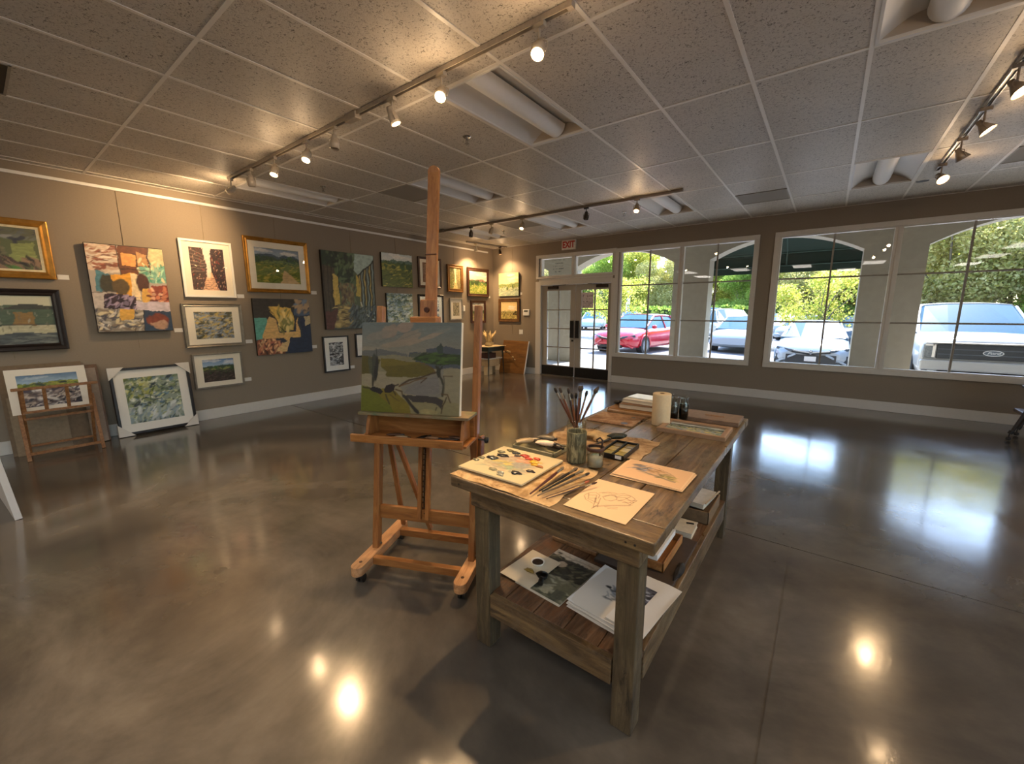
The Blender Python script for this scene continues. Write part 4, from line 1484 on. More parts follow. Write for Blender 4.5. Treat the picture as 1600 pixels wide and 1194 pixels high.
def easel():
    t = thing('studio_easel', 'large wooden H-frame studio easel holding the landscape canvas', 'easel', (-1.65, 1.24, 0), EA)
    bz, bx_, by = M['beech'], M['beechx'], M['beechy']
    k = .14
    P = lambda x, y, z: (x, y + (z - .13) * k, z)
    for s in (-1, 1):
        x = s * .30
        r = MB()
        # runner with rounded ends
        pts = []
        hw = .036
        for i in range(9):
            a = math.pi + math.pi * i / 8
            pts.append((x + hw * math.cos(a), -.0 + hw * math.sin(a)))
        for i in range(9):
            a = math.pi * i / 8
            pts.append((x + hw * math.cos(a), .50 + hw * math.sin(a)))
        n = len(pts)
        r.add([(px, py, .062) for px, py in pts] + [(px, py, .115) for px, py in pts],
              [tuple(range(n))[::-1], tuple(range(n, 2 * n))] + [(i, (i + 1) % n, n + (i + 1) % n, n + i) for i in range(n)])
        r.build('runner', by, t, bevel=.003)
        for y in (.025, .475):
            c = MB().cyl((x, y, .062), (x, y, .045), .012).bx(x - .016, x + .016, y - .018, y + .018, .03, .055)
            for q in (-1, 1):
                c.cyl((x + q * .006, y, .0225), (x + q * .020, y, .0225), .0225, n=18)
            c.build('caster', M['black'], t)
        MB().cyl((x, .03, .1148), (x, .03, .1165), .009).build('screw_cap', plain('#4a2c18', .5), t)
        # upright, lower pair with a slot
        m = MB()
        m.bar(P(s * .297, .195, .105), P(s * .297, .195, 1.52), .036, .045, (1, 0, 0))
        m.build('upright', bz, t, bevel=.004)
        MB().bar(P(s * .325, .23, .11), P(s * .325, .23, .80), .014, .06, (1, 0, 0)).build('side_strip', bz, t, bevel=.003)
        # rear prop
        MB().bar((s * .262, .455, .12), (s * .262, .315, .86), .028, .02, (1, 0, 0)).build('rear_prop', bz, t, bevel=.003)
        MB().cyl((s * .30 - .03, .2, .135), (s * .30 + .03, .2, .135), .006).build('pivot_bolt', M['steel'], t)
    MB().bx(-.264, .264, .09, .125, .066, .11).build('front_cross_bar', bx_, t, bevel=.003)
    MB().bx(-.264, .264, .405, .445, .066, .11).build('rear_cross_bar', bx_, t, bevel=.003)
    c = Vector(P(0, .205, .325))
    MB().bx(-.28, .28, c.y - .012, c.y + .012, .285, .365).build('cross_rail', bx_, t, bevel=.003)
    # centre ratchet column
    m = MB()
    m.bar(P(-.024, .19, .31), P(-.024, .19, .80), .022, .03, (1, 0, 0)).bar(P(.024, .19, .31), P(.024, .19, .80), .022, .03, (1, 0, 0))
    m.build('ratchet_column', bz, t, bevel=.002)
    m = MB()
    for i in range(15):
        z = .34 + i * .031
        m.bar(P(-.014, .197, z), P(.014, .190, z + .006), .006, .008)
    m.bar(P(0, .215, .31), P(0, .215, .80), .028, .006, (1, 0, 0))
    m.build('ratchet_teeth', plain('#3a2412', .5), t)
    MB().bar(P(-.22, .225, .79), (-.06, .43, .125), .022, .03, (1, 0, 0)).build('diagonal_brace', bz, t, bevel=.003)
    # tray: front lip, floor, back board, ends
    y0 = .085
    MB().bx(-.345, .30, y0 - .008, y0 + .010, .795, .838).build('tray_front', bx_, t, bevel=.003)
    MB().bx(-.33, .315, y0 + .01, .262, .798, .81).build('tray_floor', bx_, t, bevel=.002)
    MB().bx(-.30, .30, .262, .276, .80, .938).build('tray_back', bx_, t, bevel=.002)
    for x in (-.285, .27):
        vs = [(x - .009, .26, .81), (x - .009, .14, .81), (x - .009, .165, .90), (x - .009, .185, .935), (x - .009, .26, .935)]
        vs += [(x + .009, y, z) for _, y, z in vs]
        MB().add(vs, [(0, 1, 2, 3, 4)[::-1], (5, 6, 7, 8, 9)] + [(i, (i + 1) % 5, 5 + (i + 1) % 5, 5 + i) for i in range(5)]).build('tray_end', bz, t, bevel=.002)
    MB().bx(-.325, .315, .13, .275, .934, .950).build('canvas_ledge', wood('painted_ledge', '#5c4a34', '#7a6448', '#94805c', 'X', .5, stain='#4c5a40'), t, bevel=.003)
    MB().cyl((.325, .255, .80), (.36, .255, .80), .005).lathe([(0, -.012), (.014, -.01), (.019, 0), (.014, .01), (0, .012)], n=12, M=Matrix.Translation((.372, .255, .80)) @ Matrix.Rotation(R(90), 4, 'Y')).build('clamp_knob', M['black'], t)
    # mast
    MB().bar(P(.01, .205, .80), P(.01, .205, 2.262), .066, .026, (1, 0, 0)).cyl(Vector(P(.01, .205, 2.262)) + Vector((0, -.0129, 0)), Vector(P(.01, .205, 2.262)) + Vector((0, .0129, 0)), .033, n=24).build('mast', bz, t, bevel=.004)
    MB().bar(P(.008, .178, 1.44), P(.008, .178, 1.555), .095, .03, (1, 0, 0)).build('mast_slider', bz, t, bevel=.006)
    c = Vector(P(.004, .165, 1.50))
    MB().cyl(c, c + Vector((0, -.012, 0)), .017, .014).build('slider_knob', plain('#3a1c10', .4), t)
    MB().bx(-.075, .075, P(0, .12, 1.42)[1], P(0, .205, 1.42)[1], 1.428, 1.462).build('top_clamp', bx_, t, bevel=.005)
    MB().bar(P(.01, .188, 1.806), P(.01, .188, 1.81), .068, .008, (1, 0, 0)).build('mast_joint', plain('#5c3014', .5), t)
    c = Vector(P(-.297, .2, 1.38))
    return t


easel()
ca = art_easel()
et = thing('landscape_canvas', 'unfinished landscape canvas with tree and grazing animals standing on the easel', 'painting')
et.matrix_world = Matrix.Translation((-1.65, 1.24, 0)) @ Matrix.Rotation(EA, 4, 'Z') @ Matrix.Translation((-.03, .155, .951)) @ Matrix.Rotation(-math.atan(.14), 4, 'X')
MB().bx(-.29, .29, 0, .022, 0, .487).build('stretched_canvas', plain('#d5cfc4', .7, var=.02), et, bevel=.002)
ca.mesh('painted_surface', M['oil'], et, (-.001, -.0012, .2435))
EM = Matrix.Translation((-1.65, 1.24, 0)) @ Matrix.Rotation(EA, 4, 'Z')
for k, (x, y, a, c, lab) in enumerate(((-.13, .17, .1, '#4a3020', 'dark paint tube lying at the left in the easel tray'), (-.07, .14, -.15, '#8c7a60', 'pale flattened paint tube left of centre in the easel tray'), (.04, .15, .9, '#2a2018', 'dark brush stub standing across the middle of the easel tray'), (.1, .16, -.1, '#7c5c40', 'brown paint tube right of centre in the easel tray'), (.19, .15, .15, '#3a2c26', 'dark crumpled paint tube at the right in the easel tray'), (.22, .19, -.4, '#5c4030', 'small brown paint tube at the right end of the easel tray'))):
    p = EM @ Vector((x, y, .822))
    t = thing('paint_tube', lab, 'paint tube', p, EA + a, group='tubes in the easel tray')
    m = MB()
    m.loft([[(s * .045, .012 * math.cos(q) * f, .011 * math.sin(q) * g) for q in [2 * math.pi * i / 10 for i in range(10)]] for s, f, g in ((-1, 1.1, .12), (-.6, 1, .6), (0, .95, .9), (.7, .9, .95), (.85, .5, .5))])
    m.build('tube', plain(c, .4, .4), t)
    MB().cyl((.038, 0, 0), (.056, 0, 0), .006).build('cap', M['black'], t)

# ------------------------------------------------------------------ work table
TX0, TX1, TY0, TY1, TZ = -1.215, -.345, 1.158, 2.985, .80


def work_table():
    t = thing('work_table', 'long rustic wooden work table with a lower shelf in the middle of the room', 'table', (-.78, 2.07, 0))
    ox, oy = -.78, 2.07
    x0, x1, y0, y1 = TX0 - ox, TX1 - ox, TY0 - oy, TY1 - oy
    m = MB()
    n = 5
    bw = (x1 - x0) / n
    for i in range(n):
        m.bx(x0 + i * bw + .002, x0 + (i + 1) * bw - .002, y0 + .112, y1 - .11, .757, TZ)
    m.build('tabletop', M['table'], t, bevel=.004)
    MB().bx(x0, x1, y0, y0 + .110, .7555, TZ + .0005).build('breadboard_end', M['tablex'], t, bevel=.006)
    MB().bx(x0, x1, y1 - .108, y1, .7555, TZ + .0005).build('breadboard_end', M['tablex'], t, bevel=.006)
    ax0, ax1, ay0, ay1 = x0 + .07, x1 - .06, y0 + .05, y1 - .06
    MB().bx(ax0, ax1, ay0, ay0 + .028, .668, .757).build('end_apron', M['tablex'], t, bevel=.003)
    MB().bx(ax0, ax1, ay1 - .028, ay1, .668, .757).build('end_apron', M['tablex'], t, bevel=.003)
    MB().bx(ax0, ax0 + .026, ay0 + .028, ay1 - .028, .668, .757).build('side_apron', M['table'], t, bevel=.003)
    MB().bx(ax1 - .026, ax1, ay0 + .028, ay1 - .028, .668, .757).build('side_apron', M['table'], t, bevel=.003)
    lg = .079
    for lx in (ax0 + .008, ax1 - lg - .002):
        for ly in (ay0 + .014, ay1 - lg - .014):
            MB().bx(lx, lx + lg, ly, ly + lg, 0, .757 if False else .7568).build('leg', M['tablez'], t, bevel=.004)
    # shelf
    sx0, sx1, sy0, sy1 = ax0 + .012, ax1 - .006, ay0 + .04, ay1 - .04
    m = MB()
    n = 5
    bw = (sx1 - sx0) / n
    for i in range(n):
        m.bx(sx0 + i * bw + .0015, sx0 + (i + 1) * bw - .0015, sy0, sy1, .245, .268)
    m.build('shelf', M['shelf'], t, bevel=.003)
    MB().bx(sx0 + lg, sx1 - lg, sy0 - .028, sy0 - .001, .165, .268).build('shelf_rail', M['tablex'], t, bevel=.003)
    MB().bx(sx0 + lg, sx1 - lg, sy1 + .001, sy1 + .028, .165, .268).build('shelf_rail', M['tablex'], t, bevel=.003)
    MB().bx(sx0, sx0 + .024, sy0 + lg, sy1 - lg, .16, .245).build('shelf_rail', M['table'], t, bevel=.003)
    MB().bx(sx1 - .024, sx1 + .002, sy0 + lg, sy1 - lg, .15, .272).build('shelf_rail', M['table'], t, bevel=.003)
    for x in (x0 + .05, x1 - .06, x1 - .09):
        MB().cyl((x, y0 + .002, .775), (x, y0 - .0012, .775), .004).build('nail_head', M['black'], t)


work_table()
SZ = .268


def sheet(name, x0, x1, y0, y1, z, mat, th=.0015, wav=.0, rot=0, seed=0, ragged=0, nx=24, curl=.0):
    rr = random.Random(seed)
    cx, cy = (x0 + x1) / 2, (y0 + y1) / 2
    w, h = x1 - x0, y1 - y0
    top = []
    for j in range(nx + 1):
        for i in range(nx + 1):
            u, v = i / nx, j / nx
            x, y = (u - .5) * w, (v - .5) * h
            if ragged:
                e = ragged * math.sin(u * 23 + seed) * math.sin(v * 17 + 2 * seed)
                if i in (0, nx):
                    x += e * 1.2
                if j in (0, nx):
                    y += e * 1.2
            z_ = wav * (1 + math.sin(u * 9 + seed) * math.cos(v * 7 + seed * 2)) * .5
            d = max(0, max(abs(u - .5), abs(v - .5)) - .42) / .08
            z_ += curl * d * d * (.5 + .5 * math.sin(u * 5 + v * 6 + seed))
            top.append((x, y, z_ + th))
    n1 = nx + 1
    m = MB()
    m.add(top, [(j * n1 + i, j * n1 + i + 1, (j + 1) * n1 + i + 1, (j + 1) * n1 + i) for j in range(nx) for i in range(nx)], True)
    bot = [(x, y, z_ - th) for x, y, z_ in top]
    m.add(bot, [(j * n1 + i, (j + 1) * n1 + i, (j + 1) * n1 + i + 1, j * n1 + i + 1) for j in range(nx) for i in range(nx)], True)
    ed = [i for i in range(n1)] + [j * n1 + nx for j in range(1, n1)] + [nx * n1 + i for i in range(nx - 1, -1, -1)] + [j * n1 for j in range(nx - 1, 0, -1)]
    b = len(ed)
    m.add([top[i] for i in ed] + [bot[i] for i in ed], [(i, b + i, b + (i + 1) % b, (i + 1) % b) for i in range(b)])
    return m.build(name, mat, loc=(cx, cy, z), rot=(0, 0, rot))


def stained(name, base, cols, scale=9, st=(1, 1, 1)):
    m, nt, N, L, P = newmat(name)
    n1 = noise_in(nt, st, nscale=scale, detail=7, rough=.7, dist=.8)
    L.new(ramp(nt, n1.outputs[0], [(.25, cols[0]), (.42, cols[1]), (.5, base), (.7, cols[2])]), P.inputs['Base Color'])
    P.inputs['Roughness'].default_value = .9
    return m


# left group on the table
t = sheet('drop_cloth', -1.225, -.722, 1.168, 1.575, TZ + .0005, stained('stained_cloth', '#b99a70', ('#5c4630', '#97784f', '#cbb088')), wav=.004, seed=3, ragged=.006)
tag(t, 'paint-stained tan cloth under the palette and loose brushes', 'cloth')


def art_palette():
    A = Art(.34, .33, 260, '#c4b48e', 51, .02)
    for x, y, rx, ry, c, an in ((.5, .52, .34, .2, '#a89a80', .2), (.42, .44, .2, .09, '#b9a45c', 0), (.5, .38, .22, .07, '#c0a850', .1), (.6, .34, .16, .08, '#8a9a7c', .1), (.66, .5, .14, .1, '#8c8c88', .2), (.52, .66, .16, .07, '#b5795a', -.1), (.6, .62, .12, .06, '#c08868', .2), (.36, .6, .16, .08, '#a3927c', .4), (.72, .72, .1, .05, '#c4a040', 0), (.3, .36, .14, .06, '#a39878', .3), (.45, .28, .12, .04, '#a89c80', 0), (.72, .3, .12, .06, '#93917c', .5)):
        A.ell(x, y, rx * 1.1, ry * 1.15, c, an, .45, .95, .8)
    A.dabs(90, .18, .85, .2, .75, ('#c0ac6c', '#93937c', '#a88c74', '#7c8c7c', '#b9a890'), .08, .015, .4, .6, .6)
    return A


t = thing('paint_palette', 'cream rectangular palette board covered in oil paint at the near left table corner', 'palette', (-1.066, 1.395, TZ + .0105), R(1))
MB().bx(-.172, .172, -.167, .167, 0, .008).build('board', plain('#c9bb98', .4, var=.03), t, bevel=.004)
art_palette().mesh('mixed_paint', M['oil'], t, (0, 0, .0086), flat=True)
pb = [(-.10, .125, '#6a6448', .02), (-.06, .115, '#3a3a36', .024), (-.125, .085, '#5c5a44', .02), (-.09, .05, '#1c1e1e', .03), (-.11, .0, '#20242a', .032), (-.15, -.03, '#6c6850', .018), (-.155, -.065, '#79735a', .018),
      (.0, .105, '#a3221a', .024), (.035, .085, '#c2392a', .02), (.065, .105, '#c8452c', .016), (.08, .06, '#d9a41c', .022), (.10, .035, '#c89a2c', .018), (.13, .03, '#a86c3c', .016), (.125, -.035, '#231c22', .02), (.085, -.085, '#14171c', .026), (.03, -.12, '#8c8c80', .018), (-.02, -.11, '#8a8468', .02), (.045, -.14, '#9c9880', .016), (-.03, .085, '#544c44', .016), (.075, .1, '#b83a24', .014)]
for k, (x, y, c, r) in enumerate(pb):
    MB().blob((x, y, .010), r, r * .6, .006, k, .28, 7).build('paint_blob', plain(c, .25, var=.2), t)


def brush(name, p0, p1, label, hc='#5c2c20', r=.0045, bc='#3a2c22', parent=None, group='brushes lying by the palette', flat=1.0, bl=.03):
    p0, p1 = Vector(p0), Vector(p1)
    L = (p1 - p0).length
    q = (p1 - p0).to_track_quat('Z', 'Y')
    t = bpy.data.objects.new(name, None)
    C.objects.link(t)
    t.location = p0
    t.rotation_mode = 'QUATERNION'
    t.rotation_quaternion = q
    tag(t, label, 'brush', group)
    f0 = L - bl - .035
    MB().lathe([(0, 0), (r * .5, .002), (r * .7, f0 * .3), (r * 1.15, f0 * .8), (r * .85, f0)], n=10).build('handle', plain(hc, .4), t)
    MB().lathe([(r * .9, f0), (r * .92, f0 + .02), (r * 1.05, f0 + .035)], n=10).build('ferrule', plain('#8f8676', .3, .8), t)
    MB().lathe([(r * 1.0, f0 + .034), (r * 1.35 * flat, f0 + .034 + bl * .5), (r * .8 * flat, L - .002), (0, L)], n=10).build('bristles', plain(bc, .8), t)
    return t


z = TZ + .0135
brush('paint_brush', (-.825, 1.192, z), (-.845, 1.475, z + .012), 'maroon-handled brush, leftmost of those lying on the cloth', '#4c1c18', .006, '#7c6c54')
brush('paint_brush', (-.812, 1.235, z), (-.795, 1.505, z + .01), 'dark brush, second from left on the cloth', '#1c1414', .006, '#5c4c3c')
brush('paint_brush', (-.797, 1.23, z + .004), (-.762, 1.500, z + .012), 'black-handled brush with a wide ferrule, third from left on the cloth', '#16120f', .0055, '#8a7a58', flat=1.3)
brush('paint_brush', (-.795, 1.195, z), (-.728, 1.488, z + .01), 'grey-brown handled brush, fourth from left on the cloth', '#5c4c3a', .0048, '#2a221c')
brush('paint_brush', (-.770, 1.190, z), (-.695, 1.425, z + .006), 'slim tan brush with a reddish tip, fifth from left on the cloth', '#8a6c4c', .0038, '#a85c3c')
brush('paint_brush', (-.755, 1.195, z), (-.665, 1.430, z + .006), 'thin dark brush nearest the sketch on the cloth', '#3a241c', .0034, '#3a2018')

# enamel tray with tubes
t = thing('enamel_tray', 'shallow olive enamel tray heaped with paint tubes behind the palette', 'tray', (-1.093, 1.672, TZ + .001))
m = MB()
m.bx(-.118, .118, -.072, .072, 0, .006)
for a, b, c, d in ((-.122, -.114, -.076, .076), (.114, .122, -.076, .076), (-.122, .122, -.076, -.068), (-.122, .122, .068, .076)):
    m.bx(a, b, c, d, 0, .022)
m.build('tray', plain('#8a8262', .4), t, bevel=.003)
for k, (x, y, a, c, lab) in enumerate(((-.05, .03, .3, '#c9bca4', 'pale crumpled paint tube at the far side of the enamel tray'), (0, -.01, -.5, '#3a322c', 'dark paint tube across the middle of the enamel tray'), (.05, -.03, .2, '#dcc8b0', 'pinkish white paint tube at the front of the enamel tray'), (.075, .02, -.2, '#2c2420', 'black-capped paint tube at the right of the enamel tray'), (-.07, -.03, .8, '#a08c6c', 'tan paint tube at the left of the enamel tray'), (.01, .045, .1, '#6c6252', 'grey paint tube at the back of the enamel tray'))):
    p = Vector((-1.093 + x, 1.672 + y, TZ + .028 + .012 * (k % 3)))
    q = thing('paint_tube', lab, 'paint tube', p, a, group='tubes in the enamel tray')
    m = MB()
    m.loft([[(s * .05, .020 * math.cos(w) * f, .013 * math.sin(w) * g) for w in [2 * math.pi * i / 10 for i in range(10)]] for s, f, g in ((-1, 1.1, .15), (-.5, 1, .9), (0, 1.1, 1.1), (.7, .9, .9), (.85, .5, .5))])
    m.build('tube', plain(c, .45, .2), q)
    MB().cyl((.036, 0, 0), (.054, 0, 0), .007).build('cap', M['black'], q)

# newspaper / cloth behind
t = sheet('paint_rag', -1.17, -.635, 1.80, 2.14, TZ + .001, stained('stained_rag', '#a98a66', ('#54422e', '#8a6c4a', '#c4a880')), wav=.003, seed=8, ragged=.01)
tag(t, 'large stained paper spread behind the brush jar', 'cloth')
t = MB().blob((-.93, 1.985, TZ + .022), .085, .05, .024, 4, .35, 12).build('paper_towel', plain('#b99c70', .9, var=.3, ns=25))
tag(t, 'crumpled ochre paper towel behind the brush jar', 'towel')

# brush jar
jx, jy = -.985, 1.845
t = thing('brush_jar', 'tall glass jar packed with upright paint brushes', 'jar', (jx, jy, TZ + .003))
MB().lathe([(0, .003), (.046, .003), (.050, .01), (.050, .118), (.045, .128), (.045, .142), (.042, .142), (.042, .126), (.047, .114), (.047, .012), (0, .008)], n=32).build('glass', M['jarglass'], t)
rr = random.Random(5)
bl_ = ('dark round-tipped', 'black-ferruled', 'brown-handled', 'wide flat black-tipped', 'slim', 'fan-shaped pale-tipped', 'chestnut-handled', 'thin tan', 'stubby dark', 'long dark-handled', 'pale-ferruled')
for k, (dx, dz, sg, c) in enumerate(((-.115, .30, .03, '#5c3424'), (-.095, .31, -.02, '#6a3c24'), (-.045, .30, .02, '#3a2018'), (-.035, .285, -.04, '#7c4c30'), (.015, .315, .0, '#6a4030'), (.03, .312, .03, '#3c2418'), (.045, .295, -.03, '#8c6444'), (.10, .30, .0, '#5c3a28'), (.115, .305, .03, '#7a5034'), (.0, .27, .04, '#2c1c14'), (-.07, .265, .04, '#8a5c3c'))):
    d = Vector((math.cos(.65), math.sin(.65), 0))
    e = Vector((-d.y, d.x, 0))
    top = Vector((jx, jy, TZ)) + d * dx + e * sg + Vector((0, 0, dz))
    bot = Vector((jx, jy, TZ + .016)) - d * dx * .25 - e * sg * .4
    side = 'left' if dx < -.02 else ('right' if dx > .06 else 'centre')
    brush('paint_brush', bot, top, '%s brush standing on the %s side of the brush jar, head %s' % (bl_[k], side, 'highest' if dz > .31 else ('low' if dz < .28 else 'midway')), c, .0052, ('#1c1816', '#3a3028', '#2c2420')[k % 3], group='brushes standing in the glass jar', flat=(1.9 if k in (4, 7) else 1.2))

# mug, small glass, watercolour tin, glove
t = thing('pottery_mug', 'green-grey glazed pottery cup with pale drips beside the brush jar', 'cup', (-.868, 1.632, TZ + .003))
mg = stained('drip_glaze', '#5c5a44', ('#3c3a28', '#4a4733', '#a8a27c'), 60, (1, 1, .22))
MB().lathe([(0, 0), (.042, 0), (.045, .006), (.0455, .14), (.044, .145), (.041, .14), (.041, .012), (0, .01)], n=32).build('cup', mg, t)
MB().lathe([(0, .118), (.0405, .118)], n=24).build('dark_water', plain('#1a1310', .2), t)
gx, gy = -.762, 1.612
t = thing('water_glass', 'small glass of cloudy water with a dark rim in front of the pottery cup', 'glass', (gx, gy, TZ + .003))
MB().lathe([(0, .0), (.034, .0), (.037, .006), (.037, .088), (.035, .094), (.0335, .088), (.034, .01), (0, .008)], n=28).build('glass', M['jarglass'], t)
MB().lathe([(0, .0085), (.0325, .0085), (.0325, .052), (0, .052)], n=24).build('cloudy_water', plain('#8a877c', .15), t)
MB().lathe([(.038, .080), (.040, .084), (.040, .094), (.037, .097), (.033, .094)], n=24).build('paint_rim', plain('#3a1f17', .5), t)
tp = [(gx + .01, gy + .012, TZ + .02), (gx + .02, gy + .02, TZ + .10), (gx + .022, gy + .022, TZ + .125), (gx + .012, gy + .016, TZ + .138), (gx + .0, gy + .008, TZ + .128), (gx + .003, gy + .01, TZ + .118)]
tag(MB().tube(tp, .0045, 8).build('coiled_scraper', plain('#3a2a24', .4, .5)), 'dark hooked tool curling over the small water glass', 'tool')
t = thing('watercolor_tin', 'black open watercolour tin with ochre pans right of the small water glass', 'paint box', (-.755, 1.868, TZ + .003), R(2))
m = MB().bx(-.058, .058, -.108, .108, 0, .006)
for a, b, c, d in ((-.062, -.056, -.112, .112), (.056, .062, -.112, .112), (-.062, .062, -.112, -.106), (-.062, .062, .106, .112), (-.003, .003, -.106, .106)):
    m.bx(a, b, c, d, 0, .024)
m.build('tin', M['black'], t, bevel=.003)
for x in (-.029, .029):
    for j, c in enumerate(('#8a7c3a', '#a08c48', '#6c5c30')):
        y = -.07 + j * .07
        MB().bx(x - .024, x + .024, y - .031, y + .031, .004, .015).build('paint_pan', plain(c, .35, var=.35), t, bevel=.003)
MB().bx(.02, .05, -.1125, -.112, .004, .02).build('maker_plate', M['white'], t)
t = thing('palette_knife', 'dark lumpy rubber-headed tool propped up behind the watercolour tin', 'tool', (-.86, 1.90, TZ + .006), R(40))
MB().tube([(-.06, 0, .003), (.0, 0, .02), (.04, 0, .036)], [.004, .005, .007], 8).build('shaft', plain('#2a241c', .4), t)
MB().blob((.075, 0, .05), .045, .018, .016, 9, .3, 9).build('head', plain('#23251a', .5), t)


# sketches
def art_pencil():
    A = Art(.233, .29, 520, '#d7b58f', 61, .012)
    L_ = lambda pts, w=.0085, c='#3e322c', a=.9: A.line(pts, w, c, a=a)
    for pts in ([(.1, .42), (.13, .52), (.22, .57), (.3, .52), (.33, .42)], [(.12, .5), (.2, .36), (.3, .42), (.36, .3)], [(.15, .44), (.26, .5), (.3, .38)], [(.3, .6), (.4, .66), (.55, .62), (.6, .7), (.72, .74), (.82, .68), (.8, .55), (.7, .5)],
                [(.36, .5), (.42, .6), (.52, .62), (.58, .54), (.54, .45), (.44, .43), (.36, .5)], [(.38, .52), (.45, .62), (.56, .6)], [(.56, .58), (.66, .66), (.78, .6)], [(.58, .52), (.7, .55), (.82, .5), (.84, .6)], [(.62, .5), (.68, .6), (.72, .72)], [(.26, .58), (.36, .68), (.5, .7)],
                [(.3, .4), (.38, .22), (.42, .16)], [(.36, .44), (.42, .26)], [(.2, .34), (.4, .3), (.46, .2)], [(.42, .2), (.84, .48)], [(.4, .17), (.44, .24), (.86, .52)], [(.4, .13), (.42, .24)], [(.1, .4), (.2, .3), (.34, .26)], [(.54, .26), (.7, .33)], [(.6, .24), (.72, .3)], [(.74, .6), (.86, .66), (.84, .56)], [(.48, .66), (.6, .76), (.72, .74)]):
        L_(pts)
    return A


def art_bird():
    A = Art(.27, .20, 460, '#d2ab84', 62, .02)
    A.ell(.48, .55, .34, .22, '#a88c72', -.15, a=.5)
    A.dabs(26, .12, .42, .5, .8, ('#4c5868', '#38424f', '#7c8694', '#6a6f78'), .09, .02, .6, .7, .7)
    A.dabs(16, .42, .6, .5, .72, ('#8c6a4c', '#b08c60', '#c8a078'), .1, .025, -.3, .4, .6)
    A.dabs(26, .6, .86, .3, .58, ('#6c6a3c', '#8c8448', '#454c34', '#a09450'), .07, .02, .2, .7, .7)
    for k in range(9):
        A.line([(.22 + k * .03, .5 - k * .01), (.55 + k * .04, .34 - k * .005), (.88, .24 + k * .01)], .006, ('#4a4a44', '#7c7c74', '#5c5848')[k % 3], a=.7)
    A.line([(.14, .66), (.3, .84), (.5, .82), (.7, .68), (.85, .48)], .008, '#4a3c34', a=.7)
    A.line([(.2, .6), (.34, .7), (.42, .6)], .012, '#3a4454', a=.8)
    return A


pap = plain('#d9b892', .85, var=.02, ns=6)
t = sheet('sketch_sheet', -.691, -.458, 1.210, 1.500, TZ + .0025, pap, th=.0008, seed=1, nx=10)
tag(t, 'tan paper with a loose pencil sketch at the near edge of the table', 'drawing')
art_pencil().mesh('pencil_drawing', M['print'], t, (0, 0, .00085), flat=True)
for k, (dx, dy, r, lab) in enumerate(((-.008, -.006, .03, 'bottom tan sheet of the pile under the watercolour bird study'), (.006, -.003, -.02, 'middle tan sheet of the pile under the watercolour bird study'), (0, 0, 0, 'top tan sheet with a blue and olive watercolour bird study'))):
    t = sheet('watercolor_sheet', -.668 + dx, -.382 + dx, 1.578 + dy, 1.790 + dy, TZ + .0025 + .003 * k, pap, th=.0011, rot=r, seed=k, nx=10)
    tag(t, lab, 'drawing', 'tan sheets in the watercolour pile')
art_bird().mesh('watercolor_study', M['print'], t, (0, 0, .00115), flat=True)

# far half of the table
t = thing('wooden_palette', 'worn wooden palette panel with dark holes lying on the far left of the table', 'palette', (-1.022, 2.45, TZ + .001), R(2))
MB().bx(-.148, .148, -.13, .13, 0, .009).build('panel', stained('scuffed_panel', '#8c6a4c', ('#5c4230', '#7c5a3e', '#b09478'), 12), t, bevel=.006)
for x, y, s in ((.085, -.09, .022), (.09, .07, .015)):
    MB().lathe([(0, 0), (s, 0)], (x, y, .0096), 20).build('thumb_hole', M['black'], t)
t = MB().bx(-1.175, -.835, 2.655, 2.92, TZ + .001, TZ + .02).build('sketch_folder', M['brownboard'], bevel=.003)
tag(t, 'brown folder, bottom of the pile at the back left of the table', 'folder')
t = MB().bx(-.16, .16, -.02, .02, 0, .016).build('wooden_ruler', plain('#8a6a48', .5), loc=(-1.0, 2.635, TZ + .001), rot=(0, 0, R(1)), bevel=.002)
tag(t, 'narrow wooden strip lying in front of the pile at the back left', 'strip')


def book(name, x0, x1, y0, y1, z0, z1, cov, label, rz=0, pg='#cfc4ae', cat='book', group=None, cov_th=.003):
    t = thing(name, label, cat, ((x0 + x1) / 2, (y0 + y1) / 2, z0), rz, group)
    w, h = (x1 - x0) / 2, (y1 - y0) / 2
    m = MB().bx(-w, w, -h, h, 0, cov_th).bx(-w, w, -h, h, z1 - z0 - cov_th, z1 - z0).bx(-w, -w + cov_th, -h, h, cov_th, z1 - z0 - cov_th)
    m.build('cover', cov, t, bevel=.001)
    MB().bx(-w + cov_th, w - .004, -h + .004, h - .004, cov_th, z1 - z0 - cov_th).build('pages', plain(pg, .85, var=.05, ns=120), t)
    return t


book('sketch_book', -1.11, -.86, 2.69, 2.90, TZ + .021, TZ + .052, plain('#6c5038', .6), 'brown sketchbook under the white one in the back left pile', R(3))
book('sketch_book', -1.10, -.85, 2.74, 2.93, TZ + .053, TZ + .078, plain('#b9b4a8', .5), 'pale sketchbook in the upper part of the back left pile', R(-4))
t = MB().bx(-.115, .115, -.07, .07, 0, .008).build('paper_pad', plain('#dfe6e6', .35), loc=(-.965, 2.86, TZ + .079), rot=(0, 0, R(-6)), bevel=.001)
tag(t, 'shiny white pad on top of the back left pile', 'pad')
t = MB().blob((-1.16, 2.80, TZ + .035), .03, .022, .014, 3, .3, 8).build('rubber_eraser', M['black'])
tag(t, 'small black lump left of the back left pile', 'eraser')
t = thing('paper_roll', 'upright roll of cream paper towels on the far half of the table', 'paper towel roll', (-.757, 2.505, TZ + .001))
MB().lathe([(.014, 0), (.052, 0), (.054, .004), (.054, .19), (.052, .195), (.014, .195), (.014, .0)], n=36).build('paper', plain('#cbb795', .9, var=.04, ns=60), t)
MB().lathe([(.013, .0), (.013, .196), (.011, .196), (.011, 0)], n=20).build('cardboard_core', plain('#6a5236', .8), t)
